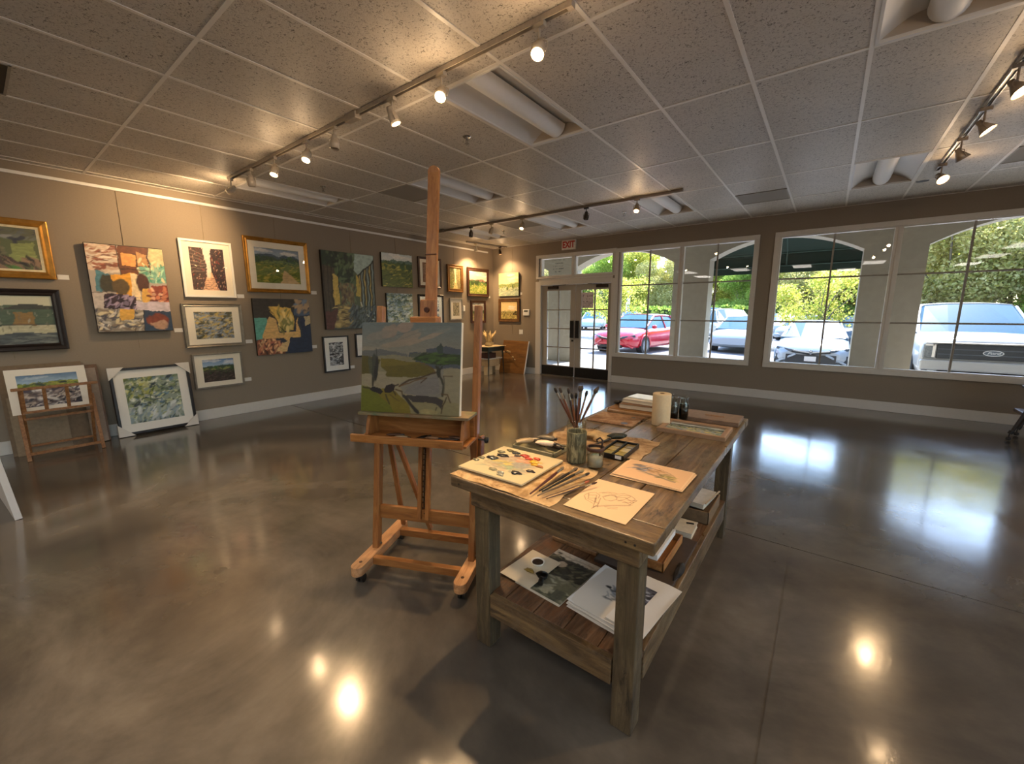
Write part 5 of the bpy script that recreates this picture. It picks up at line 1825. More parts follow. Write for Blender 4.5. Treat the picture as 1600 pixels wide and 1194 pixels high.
for k, (x, y, f, h, lab) in enumerate(((-.728, 2.66, .09, .152, 'glass jar of black ink, left of the pair beside the paper roll'), (-.676, 2.70, .105, .148, 'glass jar of black ink, right of the pair, with a stick in it'), (-.77, 2.70, .07, .16, 'glass bottle of dark liquid half hidden behind the paper roll'))):
    t = thing('ink_jar', lab, 'jar', (x, y, TZ + .001), group='ink jars beside the paper roll')
    MB().lathe([(0, 0), (.026, 0), (.030, .006), (.031, .10), (.024, .118), (.024, h - .008), (.029, h), (.026, h), (.022, h - .008), (.022, .118), (.029, .098), (.028, .008), (0, .006)], n=24).build('glass', M['jarglass'], t)
    MB().lathe([(0, .0065), (.0275, .0085), (.0278, f), (0, f)], n=20).build('ink', plain('#060606', .15), t)
tag(MB().tube([(-.676, 2.70, TZ + .02), (-.668, 2.71, TZ + .15), (-.655, 2.715, TZ + .175)], .0018, 6).build('stirring_stick', M['steel']), 'thin bent stick rising from the right ink jar', 'stick')
t = thing('framed_painting', 'wooden-framed grey-blue panel painting lying flat on the far right of the table', 'painting', (-.553, 2.478, TZ + .001), R(1))
MB().bx(-.178, .178, -.122, .122, 0, .010).build('backing', plain('#8c7a64', .7), t)
m = MB().rings(.36, .248, [(0, 0), (0, -.022), (.006, -.025), (.028, -.022), (.03, -.014)])
m.build('picture_frame', plain('#93755a', .5), t, rot=(R(-90), 0, 0))
ag = a_landscape(.30, .188, 63, sky=('#98a8ac', '#7c8c90'), hills=('#5c625c', '#7c7c70', '#8c8c84'), field='#8f979a', hz=.7, ntree=1, res=200)
ag.mesh('painted_surface', art_mat('varnished_paint', .15, .1), t, (0, 0, .012), flat=True)
t = MB().bx(-.17, .175, -.115, .12, 0, .006).build('white_sheet', M['wpaper'], loc=(-.535, 2.49, TZ + .0005 - .0003), rot=(0, 0, R(-2)))
bpy.data.objects.remove(t)
t = thing('portfolio_case', 'flat brown wooden case with a small strip on top at the far right table corner', 'case', (-.527, 2.81, TZ + .001), R(1))
MB().bx(-.165, .165, -.11, .11, 0, .02).build('case', plain('#6f5847', .5, var=.2), t, bevel=.004)
MB().bx(-.165, .165, -.11, .11, .021, .028).build('lid', plain('#7c6452', .45, var=.2), t, bevel=.003)
MB().bx(-.04, .07, -.01, .01, .028, .032).build('label_strip', plain('#8f6a4c', .5), t)

# ------------------------------------------------------------------ lower shelf
z = SZ + .001


def art_mag():
    A = Art(.24, .33, 220, '#3a382e', 71, .03)
    A.poly([(-.1, .88), (-.1, 1.1), (1.1, 1.1), (1.1, .88)], '#c9c0ae')
    A.line([(.08, .94), (.14, .94)], .05, '#2a2622')
    A.line([(.25, .94), (.9, .94)], .03, '#a89c88')
    A.dabs(80, 0, 1, .45, .88, ('#1c1c16', '#5c5a44', '#2c2c22', '#7c7660'), .12, .03, .4, .8)
    A.ell(.35, .72, .12, .07, '#b9a890')
    A.poly([(-.1, -.1), (-.1, .4), (1.1, .5), (1.1, -.1)], '#6c6c58')
    A.dabs(40, 0, 1, 0, .45, ('#8c8c78', '#4c5044', '#a8a894'), .12, .03, .2, .5)
    for k in range(3):
        A.poly([(.2 + k * .26, .05), (.2 + k * .26, .2), (.4 + k * .26, .22), (.4 + k * .26, .06)], ('#3a4038', '#a8a48c', '#54564a')[k])
    return A


t = sheet('art_magazine', -1.005, -.762, 1.345, 1.695, z, plain('#cfc8b8', .5), th=.003, rot=R(-4), seed=2, nx=10)
tag(t, 'dark glossy art magazine lying on the lower shelf', 'magazine')
am = art_mag()
am.mesh('cover_picture', art_mat('glossy_print', .3, .03), t, (0, 0, .0033), flat=True)
t = sheet('card_sheet', -1.10, -.925, 1.352, 1.60, z + .0075, plain('#d8cbb2', .8, var=.03), th=.0012, rot=R(-4), seed=4, wav=.002, nx=14)
tag(t, 'curling cream card holding small ink dishes at the left of the lower shelf', 'paper')
t = thing('ink_dish', 'round white dish of dark ink on the cream card on the lower shelf', 'dish', (-1.003, 1.52, z + .011))
MB().lathe([(0, 0), (.026, 0), (.034, .014), (.031, .014), (.024, .004), (0, .003)], n=24).build('dish', M['matte_white'], t)
MB().lathe([(0, .0085), (.027, .0095)], n=20).build('ink', plain('#24120f', .2), t)
t = MB().blob((-1.0, 1.445, z + .018), .022, .014, .007, 12, .35, 8).build('ochre_paint_lump', plain('#8c7434', .5))
tag(t, 'ochre lump of paint below the ink dish on the lower shelf', 'paint')
t = thing('ink_bottle', 'tipped black metal ink bottle on the magazine on the lower shelf', 'bottle', (-.925, 1.44, z + .012))
MB().blob((0, 0, .016), .028, .024, .014, 5, .12, 10).build('bottle', M['blackmetal'], t)
MB().cyl((.01, -.022, .010), (.02, -.048, .008), .012).build('cap', M['black'], t)
for k, (dx, dy, r, lab) in enumerate(((.0, .0, .0, 'bottom white sheet of the paper pile on the lower shelf'), (.012, .01, -.05, 'second white sheet from the bottom of the lower shelf pile'), (-.008, .005, .04, 'third white sheet from the bottom of the lower shelf pile'), (.006, -.004, -.02, 'fourth white sheet from the bottom of the lower shelf pile'))):
    t = sheet('paper_sheet', -.735 + dx, -.475 + dx, 1.345 + dy, 1.66 + dy, z + .007 * k, M['wpaper'], th=.0028, rot=r + R(-6), seed=k, wav=.001, nx=10)
    tag(t, lab, 'paper', 'white sheets piled on the lower shelf')
t = sheet('paper_sheet', -.738, -.47, 1.348, 1.665, z + .029, M['wpaper'], th=.001, rot=R(-5), seed=9, wav=.002, curl=.006, nx=14)
tag(t, 'top sheet of the lower shelf pile with a blue-grey ink drawing', 'paper', 'white sheets piled on the lower shelf')
A = Art(.26, .31, 220, '#d6d0c6', 72, .02)
A.ell(.66, .5, .3, .14, '#7f8692', -.5, a=.8)
A.ell(.6, .55, .08, .04, '#c4c4c0', 0)
A.dabs(30, .4, .95, .35, .65, ('#5c6470', '#9aa0a8', '#474c56'), .1, .02, -.5, .6, .7)
A.line([(.3, .6), (.42, .56), (.5, .6)], .03, '#3a3a3c')
A.ell(.33, .6, .05, .035, '#2c2a2c')
A.line([(.4, .58), (.7, .62), (.9, .5)], .008, '#3a3a3c', a=.7)
A.mesh('ink_drawing', M['print'], t, (0, 0, .0035), flat=True)
t = sheet('photo_sheet', -.555, -.398, 1.345, 1.70, z + .037, M['wpaper'], th=.0012, rot=R(-7), seed=5, wav=.003, curl=.004, nx=14)
tag(t, 'white printed sheet with a dark photo hanging over the right shelf edge', 'paper')
A = Art(.06, .16, 260, '#3a3c46', 73, .03)
A.dabs(30, 0, 1, 0, 1, ('#8c94a4', '#1c1c24', '#b8bcc8', '#5c5c6c'), .5, .08, .4, .5)
A.mesh('photo', M['print'], t, (-.025, .02, .0046), flat=True)

t = MB().bx(-.80, -.43, 1.715, 2.18, z, z + .018).build('art_portfolio', plain('#40332a', .6), bevel=.002)
tag(t, 'dark brown portfolio lying flat under the wooden trays on the lower shelf', 'portfolio')
t = MB().bx(-.13, .13, -.26, .26, 0, .02).build('drawing_board', wood('drawing_board_wood', '#6a4d30', '#8f6b47', '#a88058', 'Y', .5), loc=(-.94, 2.02, z), rot=(0, 0, R(0)), bevel=.003)
tag(t, 'pale wooden drawing board at the back left of the lower shelf', 'board')


def tray_box(name, x0, x1, y0, y1, z0, h, mat, label, rz=0, fill=None):
    t = thing(name, label, 'box', ((x0 + x1) / 2, (y0 + y1) / 2, z0), rz)
    w, l = (x1 - x0) / 2, (y1 - y0) / 2
    m = MB().bx(-w, w, -l, l, 0, .006)
    for a, b, c, d in ((-w, -w + .008, -l, l), (w - .008, w, -l, l), (-w, w, -l, -l + .008), (-w, w, l - .008, l)):
        m.bx(a, b, c, d, 0, h)
    m.build('box', mat, t, bevel=.002)
    if fill:
        MB().bx(-w + .009, w - .009, -l + .009, l - .009, .006, h * .6).build('contents', fill, t)
    return t


wd = wood('tray_wood', '#7a4c22', '#9a6838', '#b8864e', 'Y', .5)
tray_box('wooden_tray', -.60, -.49, 1.80, 2.12, z + .019, .045, wd, 'shallow orange-brown wooden tray on the dark portfolio on the lower shelf')
t = thing('white_frame_box', 'narrow white frame lying in the wooden tray on the lower shelf', 'frame', (-.56, 1.95, z + .066), R(0))
MB().rings(.075, .29, [(0, 0), (0, -.028), (.012, -.028), (.014, -.006), (.037, -.006)]).build('frame', M['wpaper'], t, rot=(R(-90), 0, 0))
MB().bx(-.02, .02, -.12, .12, .004, .010).build('panel', plain('#6c665c', .6), t)
book('white_book', -.565, -.47, 2.215, 2.37, z, z + .03, plain('#c4bba8', .5), 'small white-covered book in the middle of the lower shelf', R(2))
MBt = MB().bx(-.02, .02, -.006, .006, 0, .004).build('book_clip', M['black'], loc=(-.505, 2.33, z + .0302), rot=(0, 0, R(20)))
tag(MBt, 'tiny black clip on the small white book on the lower shelf', 'clip')
t = sheet('kraft_envelope', -.56, -.41, 1.99, 2.215, z + .02 - .001, plain('#77644e', .7), th=.002, rot=R(-3), seed=6, nx=8)
bpy.data.objects.remove(t)
tray_box('wooden_crate', -.60, -.43, 2.43, 2.74, z, .075, plain('#7c654a', .6, var=.2), 'wooden box with a bleached rim near the back leg on the lower shelf', 0, plain('#5c4a38', .7))
book('white_book', -.60, -.455, 2.46, 2.70, z + .076, z + .105, plain('#b8b4ac', .4), 'glossy white book lying on the wooden box on the lower shelf', R(-5))
t = MB().bar((-.46, 2.47, z + .108), (-.43, 2.70, z + .110), .008, .006).build('wooden_stick', plain('#b5a58c', .5))
tag(t, 'thin pale stick resting on the glossy book on the lower shelf', 'stick')
t = MB().blob((-.435, 1.86, z + .022), .018, .07, .018, 14, .25, 9).build('dark_cloth', plain('#211b17', .8))
tag(t, 'dark folded cloth at the right edge of the lower shelf', 'cloth')

# ------------------------------------------------------------------ far left corner
t = thing('side_table', 'small dark green side table with a white cloth in the far left corner', 'table', (-6.42, 7.52, 0))
dg = plain('#16211c', .4)
MB().bx(-.22, .22, -.28, .32, .56, .66).build('apron', dg, t, bevel=.004)
for x in (-.2, .2):
    for y in (-.26, .30):
        MB().cyl((x * 1.02, y * 1.02, 0), (x * .93, y * .93, .56), .011, .02, n=12).build('leg', dg, t)
MB().bx(-.19, .19, -.23, .27, .37, .39).build('lower_shelf', M['white'], t, bevel=.003)
t = sheet('table_cloth', -6.67, -6.18, 7.22, 7.86, .663, plain('#d8c3a0', .85), th=.004, wav=.012, seed=7, ragged=.02)
tag(t, 'cream cloth with a curling edge on the small corner table', 'cloth')
t = thing('paper_sculpture', 'cream sculpture like crumpled leaves standing on the corner table', 'sculpture', (-6.40, 7.5, .675))
rr = random.Random(3)
MB().blob((0, 0, .05), .10, .10, .06, 2, .2, 10).build('base', plain('#d9bd8a', .8), t)
for k in range(13):
    a = rr.uniform(0, 6.28)
    ti = rr.uniform(.1, .5)
    h = rr.uniform(.2, .34)
    m = MB()
    rows = []
    for j in range(8):
        u = j / 7
        w = .045 * math.sin(math.pi * min(1, u * .9 + .08))
        c = Vector((math.cos(a) * (.03 + ti * h * u * u * 1.2), math.sin(a) * (.03 + ti * h * u * u * 1.2), .04 + h * u))
        s = Vector((-math.sin(a), math.cos(a), 0))
        n_ = Vector((math.cos(a), math.sin(a), 0))
        rows.append([c - s * w + n_ * .012, c - s * w * .3 - n_ * .004, c + s * w * .4, c + s * w + n_ * .014, c + s * w * .4 - n_ * .004, c - s * w * .3 - n_ * .008])
    m.loft(rows)
    m.build('leaf', plain('#e3c894', .8), t)
t = thing('small_bottle', 'small dark bottle with a white label left of the cream sculpture', 'bottle', (-6.60, 7.40, .675))
MB().lathe([(0, 0), (.04, 0), (.04, .17), (.018, .22), (.018, .27), (0, .27)], n=18).build('bottle', M['black'], t)
MB().lathe([(.041, .06), (.041, .2)], n=18).build('bottle_label', M['white'], t)
for k, (x, y, z, w, d, h, c, lab) in enumerate(((-6.36, 7.42, .395, .22, .3, .12, '#3c2018', 'dark red box under the top of the corner table'), (-6.37, 7.50, .20, .26, .34, .165, '#b59c78', 'cream box below the lower board of the corner table'), (-6.34, 7.38, 0, .10, .2, .195, '#cdb68f', 'narrow cream box on the floor below the corner table'), (-6.47, 7.62, 0, .10, .25, .195, '#97805c', 'tan box on the floor behind the narrow cream one'))):
    t = MB().bx(-w / 2, w / 2, -d / 2, d / 2, 0, h).build('storage_box', plain(c, .7), loc=(x, y, z), bevel=.004)
    tag(t, lab, 'box', 'boxes under the corner table')
t = thing('leaning_board', 'large brown panel with a white edge leaning beside the entrance doors', 'panel', (-6.03, 7.90, 0), rot=(R(-14.5), 0, 0))
MB().bx(-.39, .37, -.012, .012, 0, .80).build('panel', M['brownboard'], t, bevel=.002)
MB().bx(.37, .385, -.014, .014, 0, .80).build('edge_strip', M['white'], t)
t = thing('dried_branch', 'small dried branch with pale seed heads hanging on the brown panel', 'dried plant', (-6.08, 7.93, .46))
MB().tube([(-.16, -.03, .06), (-.05, -.04, .03), (.06, -.04, -.04), (.16, -.05, -.14)], .006, 6).tube([(-.02, -.04, .02), (.12, -.05, .02)], .004, 6).build('twig', plain('#3c2814', .7), t)
for k, (x, z, r) in enumerate(((-.17, .04, .03), (-.06, .07, .035), (.0, .06, .03), (.10, -.06, .025), (.16, -.12, .018))):
    MB().blob((x, -.05, z), r, .014, r * .8, k, .3, 7).build('seed_head', plain('#b59a6c', .8), t)

# ------------------------------------------------------------------ rolling stand at the right edge
t = thing('rolling_stand', 'dark folding stand on casters cut off by the right edge, under the right window', 'stand', (1.98, 7.28, 0))
for s, y in ((-1, -.12), (1, .22)):
    ox = 0 if s < 0 else .14
    MB().tube([(-.15 + ox, y, .10), (-.06 + ox, y, .42), (.02 + ox, y, .72)], .016, 10).build('leg', plain('#2c211b', .4), t)
    MB().tube([(.55, y, .10), (.46, y, .42), (.38, y, .72)], .016, 10).build('leg', plain('#2c211b', .4), t)
    MB().cyl((-.165 + ox, y, .075), (-.15 + ox, y, .11), .022).build('leg_cap', M['black'], t)
    MB().lathe([(0, -.024), (.02, -.016), (.026, 0), (.02, .016), (0, .024)], (-.18 + ox, y - .05, .026), 12).cyl((-.18 + ox, y - .05, .03), (-.165 + ox, y, .08), .006).build('caster', M['black'], t)
    MB().lathe([(0, -.024), (.02, -.016), (.026, 0), (.02, .016), (0, .024)], (.58, y - .05, .026), 12).cyl((.58, y - .05, .03), (.565, y, .08), .006).build('caster', M['black'], t)
MB().bx(-.05, .45, -.14, .24, .70, .74).build('top_shelf', plain('#8f8a84', .4), t, bevel=.006)
MB().bx(-.09, .49, -.12, .22, .29, .33).build('lower_tray', plain('#6a5c54', .35), t, bevel=.01)
MB().bx(-.06, .44, -.13, .23, .58, .61).build('middle_rail', plain('#4a3c34', .35), t, bevel=.004)

# ------------------------------------------------------------------ outside: walkway, arcade, lot
m = MB()
m.bx(-16, 12, YB + .16, 11.5, -.5, -.004).bx(XR + .15, 12, -8, YB + .16, -.5, -.006)
m.build('walkway_floor', M['paving'], kind='structure')


def gz(x, y=0):
    return -.08 - .04 * min(6, max(0, x + 6))


m = MB()
xs = [-70, -6] + [-6 + k for k in range(1, 7)] + [70]
ys = [11.5, 30, 60, 140]
m.add([(x, y, gz(x)) for y in ys for x in xs], [(j * 9 + i, j * 9 + i + 1, (j + 1) * 9 + i + 1, (j + 1) * 9 + i) for j in range(3) for i in range(8)])
m.build('parking_lot_ground', M['asphalt'], kind='structure')
MB().bx(12, 60, -40, 11.5, -.6, -.32).build('side_lot_ground', M['asphalt'], kind='structure')
OPEN = [(-9.6, -6.83), (-5.98, -3.17), (-2.35, .43), (1.34, 4.1), (4.95, 7.7)]


def arcade():
    m = MB()
    y0, y1 = 10.8, 11.28
    top = 4.4
    xs = [-13.0]
    for a, b in OPEN:
        m.bx(xs[-1], a, y0, y1, -.4, top)
        xs.append(b)
        n = 16
        pts = []
        for i in range(n + 1):
            t_ = i / n
            x = a + (b - a) * t_
            # flattened arch with rounded shoulders
            u = abs(2 * t_ - 1)
            z = 2.68 + .40 * (1 - u ** 2)
            pts.append((x, z))
        for (xa, za), (xb, zb) in zip(pts[:-1], pts[1:]):
            v = [(xa, y0, za), (xb, y0, zb), (xb, y0, top), (xa, y0, top), (xa, y1, za), (xb, y1, zb), (xb, y1, top), (xa, y1, top)]
            m.add(v, [(0, 1, 2, 3), (4, 7, 6, 5), (0, 4, 5, 1), (3, 2, 6, 7)])
    m.bx(xs[-1], 12, y0, y1, -.4, top)
    m.build('wall_arcade', M['stucco'], kind='structure')
    MB().bx(-13, 12, YB + .16, 10.8, 3.45, 3.6).build('ceiling_arcade', plain('#a8a294', .8), kind='structure')
    MB().bx(-16, XL - .15, YB, YB + .16, -.3, 4.4).bx(XR + .15, 12, YB, YB + .16, -.3, 4.4).bx(XL - .15, XR + .15, YB + .01, YB + .16, 3.25, 4.4).build('wall_facade', M['stucco'], kind='structure')
    MB().bx(-16, 12, YB, 11.28, 4.4, 4.6).bx(XL - .15, XR + .15, YN - .15, YB, 3.3, 3.45).build('roof', plain('#8a8478', .9), kind='structure')


arcade()
t = thing('awning', 'dark green fabric awning over the arch seen through both front windows', 'awning', (-.96, 11.3, 0))
gr = plain('#0d2a22', .85, var=.05)
m = MB()
v = [(-1.75, 0, 3.75), (1.75, 0, 3.75), (1.75, 1.25, 2.90), (-1.75, 1.25, 2.90)]
m.add(v + [(x, y, z + .01) for x, y, z in v], [(0, 1, 2, 3), (4, 7, 6, 5), (0, 4, 5, 1), (1, 5, 6, 2), (2, 6, 7, 3), (3, 7, 4, 0)])
for s in (-1.75, 1.75):
    v = [(s, 0, 3.75), (s, 1.25, 2.95), (s, 1.25, 2.50), (s, 0, 2.50)]
    m.add(v + [(x + .008, y, z) for x, y, z in v], [(0, 1, 2, 3), (7, 6, 5, 4), (0, 4, 5, 1), (1, 5, 6, 2), (2, 6, 7, 3), (3, 7, 4, 0)])
m.build('fabric_roof', gr, t)
MB().bx(-1.75, 1.75, 1.25, 1.262, 2.43, 2.91).build('valance', gr, t)
m = MB()
for x in (-1.7, 0, 1.7):
    m.tube([(x, .02, 3.70), (x, 1.22, 2.93), (x, 1.24, 2.60)], .015, 8)
m.tube([(-1.7, 1.235, 2.90), (1.7, 1.235, 2.90)], .015, 8).tube([(-1.7, 1.235, 2.60), (1.7, 1.235, 2.60)], .012, 8)
m.build('frame', plain('#2a4a44', .5), t)


# ------------------------------------------------------------------ vehicles
RUB = plain('#15161a', .7)
CARGLASS = plain('#2c566c', .2, var=.1, spec=.25)


def car(name, label, cat, pos, yaw, L, Wd, Ht, paint, style='sedan', simple=False, group=None):
    """local +x forward"""
    t = thing(name, label, cat, pos, yaw, group)
    hw, hl = Wd / 2, L / 2
    if style == 'sedan':
        belt, rl, hood, deck = .92, .36, .98, 1.05
        st = [(-hl, .78, .80, .55), (-hl + .06, .92, .93, .35), (-hl + .5, 1.0, 1.04, .22), (-hl * .45, 1.0, .98, .20), (0, 1.0, .95, .20), (hl * .40, 1.0, .96, .20), (hl - .85, 1.0, .90, .22), (hl - .35, .97, .82, .25), (hl - .08, .88, .70, .3), (hl, .74, .60, .38)]
        cab = [(-hl + .45, .99), (-hl + 1.25, Ht - .03), (-.25, Ht), (.35, Ht - .02), (1.28, .97)]
        wr = .33
    elif style == 'suv':
        belt = 1.05
        st = [(-hl, .9, 1.0, .5), (-hl + .06, .97, 1.08, .35), (-hl + .5, 1.0, 1.10, .25), (0, 1.0, 1.06, .24), (hl * .40, 1.0, 1.08, .24), (hl - .85, 1.0, 1.04, .25), (hl - .3, .96, .98, .28), (hl - .06, .88, .84, .32), (hl, .76, .66, .42)]
        cab = [(-hl + .10, 1.08), (-hl + .45, Ht - .06), (-.4, Ht), (.35, Ht - .03), (1.25, 1.07)]
        wr = .36
    else:
        st = [(-hl, .96, 1.30, .6), (-hl + .05, 1.0, 1.32, .5), (-.9, 1.0, 1.32, .42), (0, 1.0, 1.30, .40), (.9, 1.0, 1.30, .40), (1.35, 1.0, 1.30, .40), (hl - .8, 1.0, 1.30, .42), (hl - .15, .99, 1.24, .48), (hl - .02, .97, 1.16, .50), (hl, .93, 1.08, .52)]
        cab = [(-1.1, 1.32), (-.95, Ht - .04), (-.3, Ht), (.35, Ht - .03), (1.30, 1.30)]
        wr = .41
    rs = []
    for x, wf, zt, zb in st:
        w = hw * wf
        z1 = zb + (zt - zb) * .30
        z2 = zb + (zt - zb) * .72
        half = [(w * .55, zb), (w * .93, zb + .03), (w, z1), (w * .995, z2), (w * .93, zt - .03), (w * .80, zt + .01), (w * .4, zt + .035)]
        rs.append([Vector((x, -y, z)) for y, z in half] + [Vector((x, y, z)) for y, z in reversed(half)])
    MB().loft(rs).build('body', paint, t)
    # cabin glass
    rs = []
    zb0 = cab[0][1]
    for k, (x, z) in enumerate(cab):
        end = k in (0, len(cab) - 1)
        wb = hw * .93
        wt = hw * (.90 if end else (.70 if style != 'truck' else .76))
        zl = min(z - .005, cab[-1][1] - .06)
        half = [(wb, zl), (wb * .99, zl + .02), (wt, z - (.0 if end else .06)), (wt * .9, z), (wt * .4, z + (.0 if end else .03))]
        rs.append([Vector((x, -y, q)) for y, q in half] + [Vector((x, y, q)) for y, q in reversed(half)])
    MB().loft(rs, smooth=False).build('windows', CARGLASS, t)
    rt = hw * (.70 if style != 'truck' else .76)
    m = MB()
    rfs = []
    for k, (x, z) in enumerate(cab[1:-1]):
        half = [(rt + .015, z - .06), (rt * .92, z + .012), (rt * .4, z + .042)]
        lo_ = [(rt * .4, z + .02), (rt * .9, z - .0), (rt, z - .07)]
        rfs.append([Vector((x, -y, q)) for y, q in half] + [Vector((x, y, q)) for y, q in reversed(half)])
    m.loft(rfs)
    m.build('roof', paint, t)
    pl_ = MB()
    for s in (-1, 1):
        c = cab
        pl_.tube([(c[-1][0], s * hw * .90, c[-1][1]), (c[-2][0], s * (rt + .005), c[-2][1] - .05)], .035, 8)
        pl_.tube([(c[0][0], s * hw * .90, c[0][1]), (c[1][0], s * (rt + .005), c[1][1] - .05)], .05, 8)
        pl_.tube([(-.3, s * hw * .935, cab[-1][1] - .05), (-.3, s * (rt + .008), c[2][1] - .06)], .03, 8)
        if style == 'suv':
            pl_.tube([(-hl + 1.1, s * hw * .935, c[0][1] - .05), (-hl + 1.0, s * (rt + .008), c[1][1] - .02)], .04, 8)
    pl_.build('pillars', paint, t)
    fx = {'sedan': (hl - .85 - .02, -hl + .95), 'suv': (hl - .88, -hl + .9), 'truck': (hl - .90, -hl + 1.2)}[style]
    for x in fx:
        for s in (-1, 1):
            w = MB().cyl((x, s * (hw - .20), wr), (x, s * (hw + .012), wr), wr, n=28)
            w_ = w.build('wheel', RUB, t)
            h = MB().cyl((0, 0, 0), (0, .012 * s, 0), wr * .66, n=20)
            for q in range(5):
                a = q * 2 * math.pi / 5
                h.bar((0, .02 * s, 0), (math.cos(a) * wr * .62, .02 * s, math.sin(a) * wr * .62), .05, .012, (0, 1, 0))
            hh2 = h.build('rim', plain('#8c9094', .35, .6), w_, loc=(x, s * (hw + .006), wr))
            # wheel arch
            arc = [(x + (wr + .05) * math.cos(a), s * (hw + .0), wr + (wr + .05) * math.sin(a)) for a in [math.pi * i / 12 for i in range(13)]]
            MB().tube(arc, .03, 6).build('wheel_arch', RUB if style == 'truck' else paint, t)
    if simple:
        return t
    for s in (-1, 1):
        MB().blob((1.0, s * (hw + .09), cab[-1][1] + .03), .06, .10, .07, 1, .05, 8).build('mirror', paint, t)
    if style == 'sedan':
        for s in (-1, 1):
            MB().bar((hl + .005, s * .44, .635), (hl - .24, s * .85, .70), .10, .085).build('headlight', plain('#3e4a54', .1, var=.3), t, bevel=.02)
            MB().bar((hl + .045, s * .36, .54), (hl - .10, s * .84, .27), .05, .06).build('bumper_blade', paint, t, bevel=.015)
            MB().bar((hl + .02, s * .02, .545), (hl + .005, s * .46, .60), .03, .035).build('upper_grille', RUB, t)
            MB().bar((hl + .03, s * .02, .59), (hl - .0, s * .50, .66), .03, .025).build('grille_trim', plain('#b8bcc0', .25, .7), t)
    return t


white = plain('#9aa5ad', .25, var=.01, coat=.6)
pearl = plain('#a8abac', .25, var=.01, coat=.6)
silver = plain('#a9a6a0', .3, .4, var=.02, coat=.5)
FWD = R(-90)

# white sedan facing the window
t = car('parked_sedan', 'white sedan parked nose-in, facing the left half of the right window', 'car', (-.30, 14.75 + 2.44, gz(-.3) + .0), FWD, 4.88, 1.84, 1.445, white)
g = MB().bx(2.36, 2.452, -.60, .60, .22, .53)
g.build('lower_grille', plain('#23282c', .4), t)
MB().bx(2.45, 2.475, -.14, .14, .34, .48).build('licence_plate', M['wpaper'], t)
MB().bx(2.42, 2.455, -.60, .60, .205, .235).build('splitter', M['black'], t)
MB().lathe([(0, 0), (.05, 0), (.05, .012), (0, .012)], n=20, M=Matrix.Translation((2.43, 0, .635)) @ Matrix.Rotation(R(90), 4, 'Y')).build('badge', M['chrome'], t)
for s in (-1, 1):
    MB().add([(2.39, s * .55, .28), (2.39, s * .55, .44), (2.30, s * .86, .52), (2.30, s * .86, .30), (2.30, s * .55, .28), (2.30, s * .55, .44), (2.22, s * .86, .52), (2.22, s * .86, .30)], [(0, 1, 2, 3), (4, 7, 6, 5), (0, 4, 5, 1), (1, 5, 6, 2), (2, 6, 7, 3), (3, 7, 4, 0)]).build('side_intake', plain('#30383e', .4), t)

# white pickup
tx = 2.56
hlT = 2.95
t = car('pickup_truck', 'white pickup truck parked nose-in, filling the right half of the right window', 'truck', (tx, 11.72 + hlT, -.32), FWD, 5.9, 2.03, 1.96, pearl, 'truck')
MB().bx(hlT - .04, hlT + .025, -.76, .76, .86, 1.15).build('grille_panel', plain('#2c3238', .35), t, bevel=.02)
for z in (.95, 1.05):
    MB().bx(hlT + .025, hlT + .032, -.74, .74, z - .008, z + .008).build('grille_bar', plain('#59626a', .3, .5), t)
MB().bx(hlT - .02, hlT + .03, -.93, .93, 1.165, 1.185).build('light_bar', M['white'], t, bevel=.004)
for s in (-1, 1):
    MB().bx(hlT - .08, hlT + .02, s * .86 - .09, s * .86 + .09, .86, 1.15).build('headlight', plain('#70777c', .15, var=.3), t, bevel=.02)
    m = MB().bx(hlT + .0, hlT + .035, s * .80 - .02, s * .80 + .02, .88, 1.14).bx(hlT, hlT + .035, min(s * .80, s * .93), max(s * .80, s * .93), 1.11, 1.14)
    m.build('light_strip', M['white'], t)
    MB().cyl((hlT + .03, s * .9, .60), (hlT + .05, s * .9, .60), .05).build('fog_light', plain('#5a6064', .2), t)
MB().bx(hlT - .05, hlT + .09, -.99, .99, .63, .83).build('bumper', pearl, t, bevel=.03)
MB().bx(hlT - .08, hlT + .07, -.72, .72, .40, .625).build('lower_valance', plain('#24282c', .5), t, bevel=.02)
MB().bx(hlT + .07, hlT + .075, -.35, .35, .46, .55).build('lower_intake', M['black'], t)
em = Matrix.Translation((hlT + .034, 0, 1.0)) @ Matrix.Rotation(R(90), 4, 'Z') @ Matrix.Rotation(R(90), 4, 'X')


def oval(rx, ry, z0, z1, n=36):
    m = MB()
    v = [(rx * math.cos(2 * math.pi * i / n), ry * math.sin(2 * math.pi * i / n), z) for z in (z0, z1) for i in range(n)]
    m.add(v, [tuple(range(n))[::-1], tuple(range(n, 2 * n))] + [(i, (i + 1) % n, n + (i + 1) % n, n + i) for i in range(n)], M=em)
    return m


bd = oval(.135, .055, 0, .01).build('badge', plain('#dfe4e8', .3), t)
oval(.122, .044, .01, .013).build('badge_field', plain('#56626e', .3), bd)
tt = text('badge_lettering', 'Ford', .07, plain('#e8ecf0', .3), bd, (hlT + .049, 0, 1.0), (R(90), 0, R(90)), .001, 1.25)
tt.data.shear = .35

# red hatchback
red = plain('#b0122c', .22, var=.02, coat=.8)
t = car('parked_hatchback', 'red car parked outside, seen through the left window and the right door', 'car', (-6.0, 16.6, gz(-5.6)), R(-97), 4.7, 1.85, 1.44, red)
MB().bx(2.30, 2.37, -.45, .45, .26, .36).build('lower_grille', M['black'], t, bevel=.01)

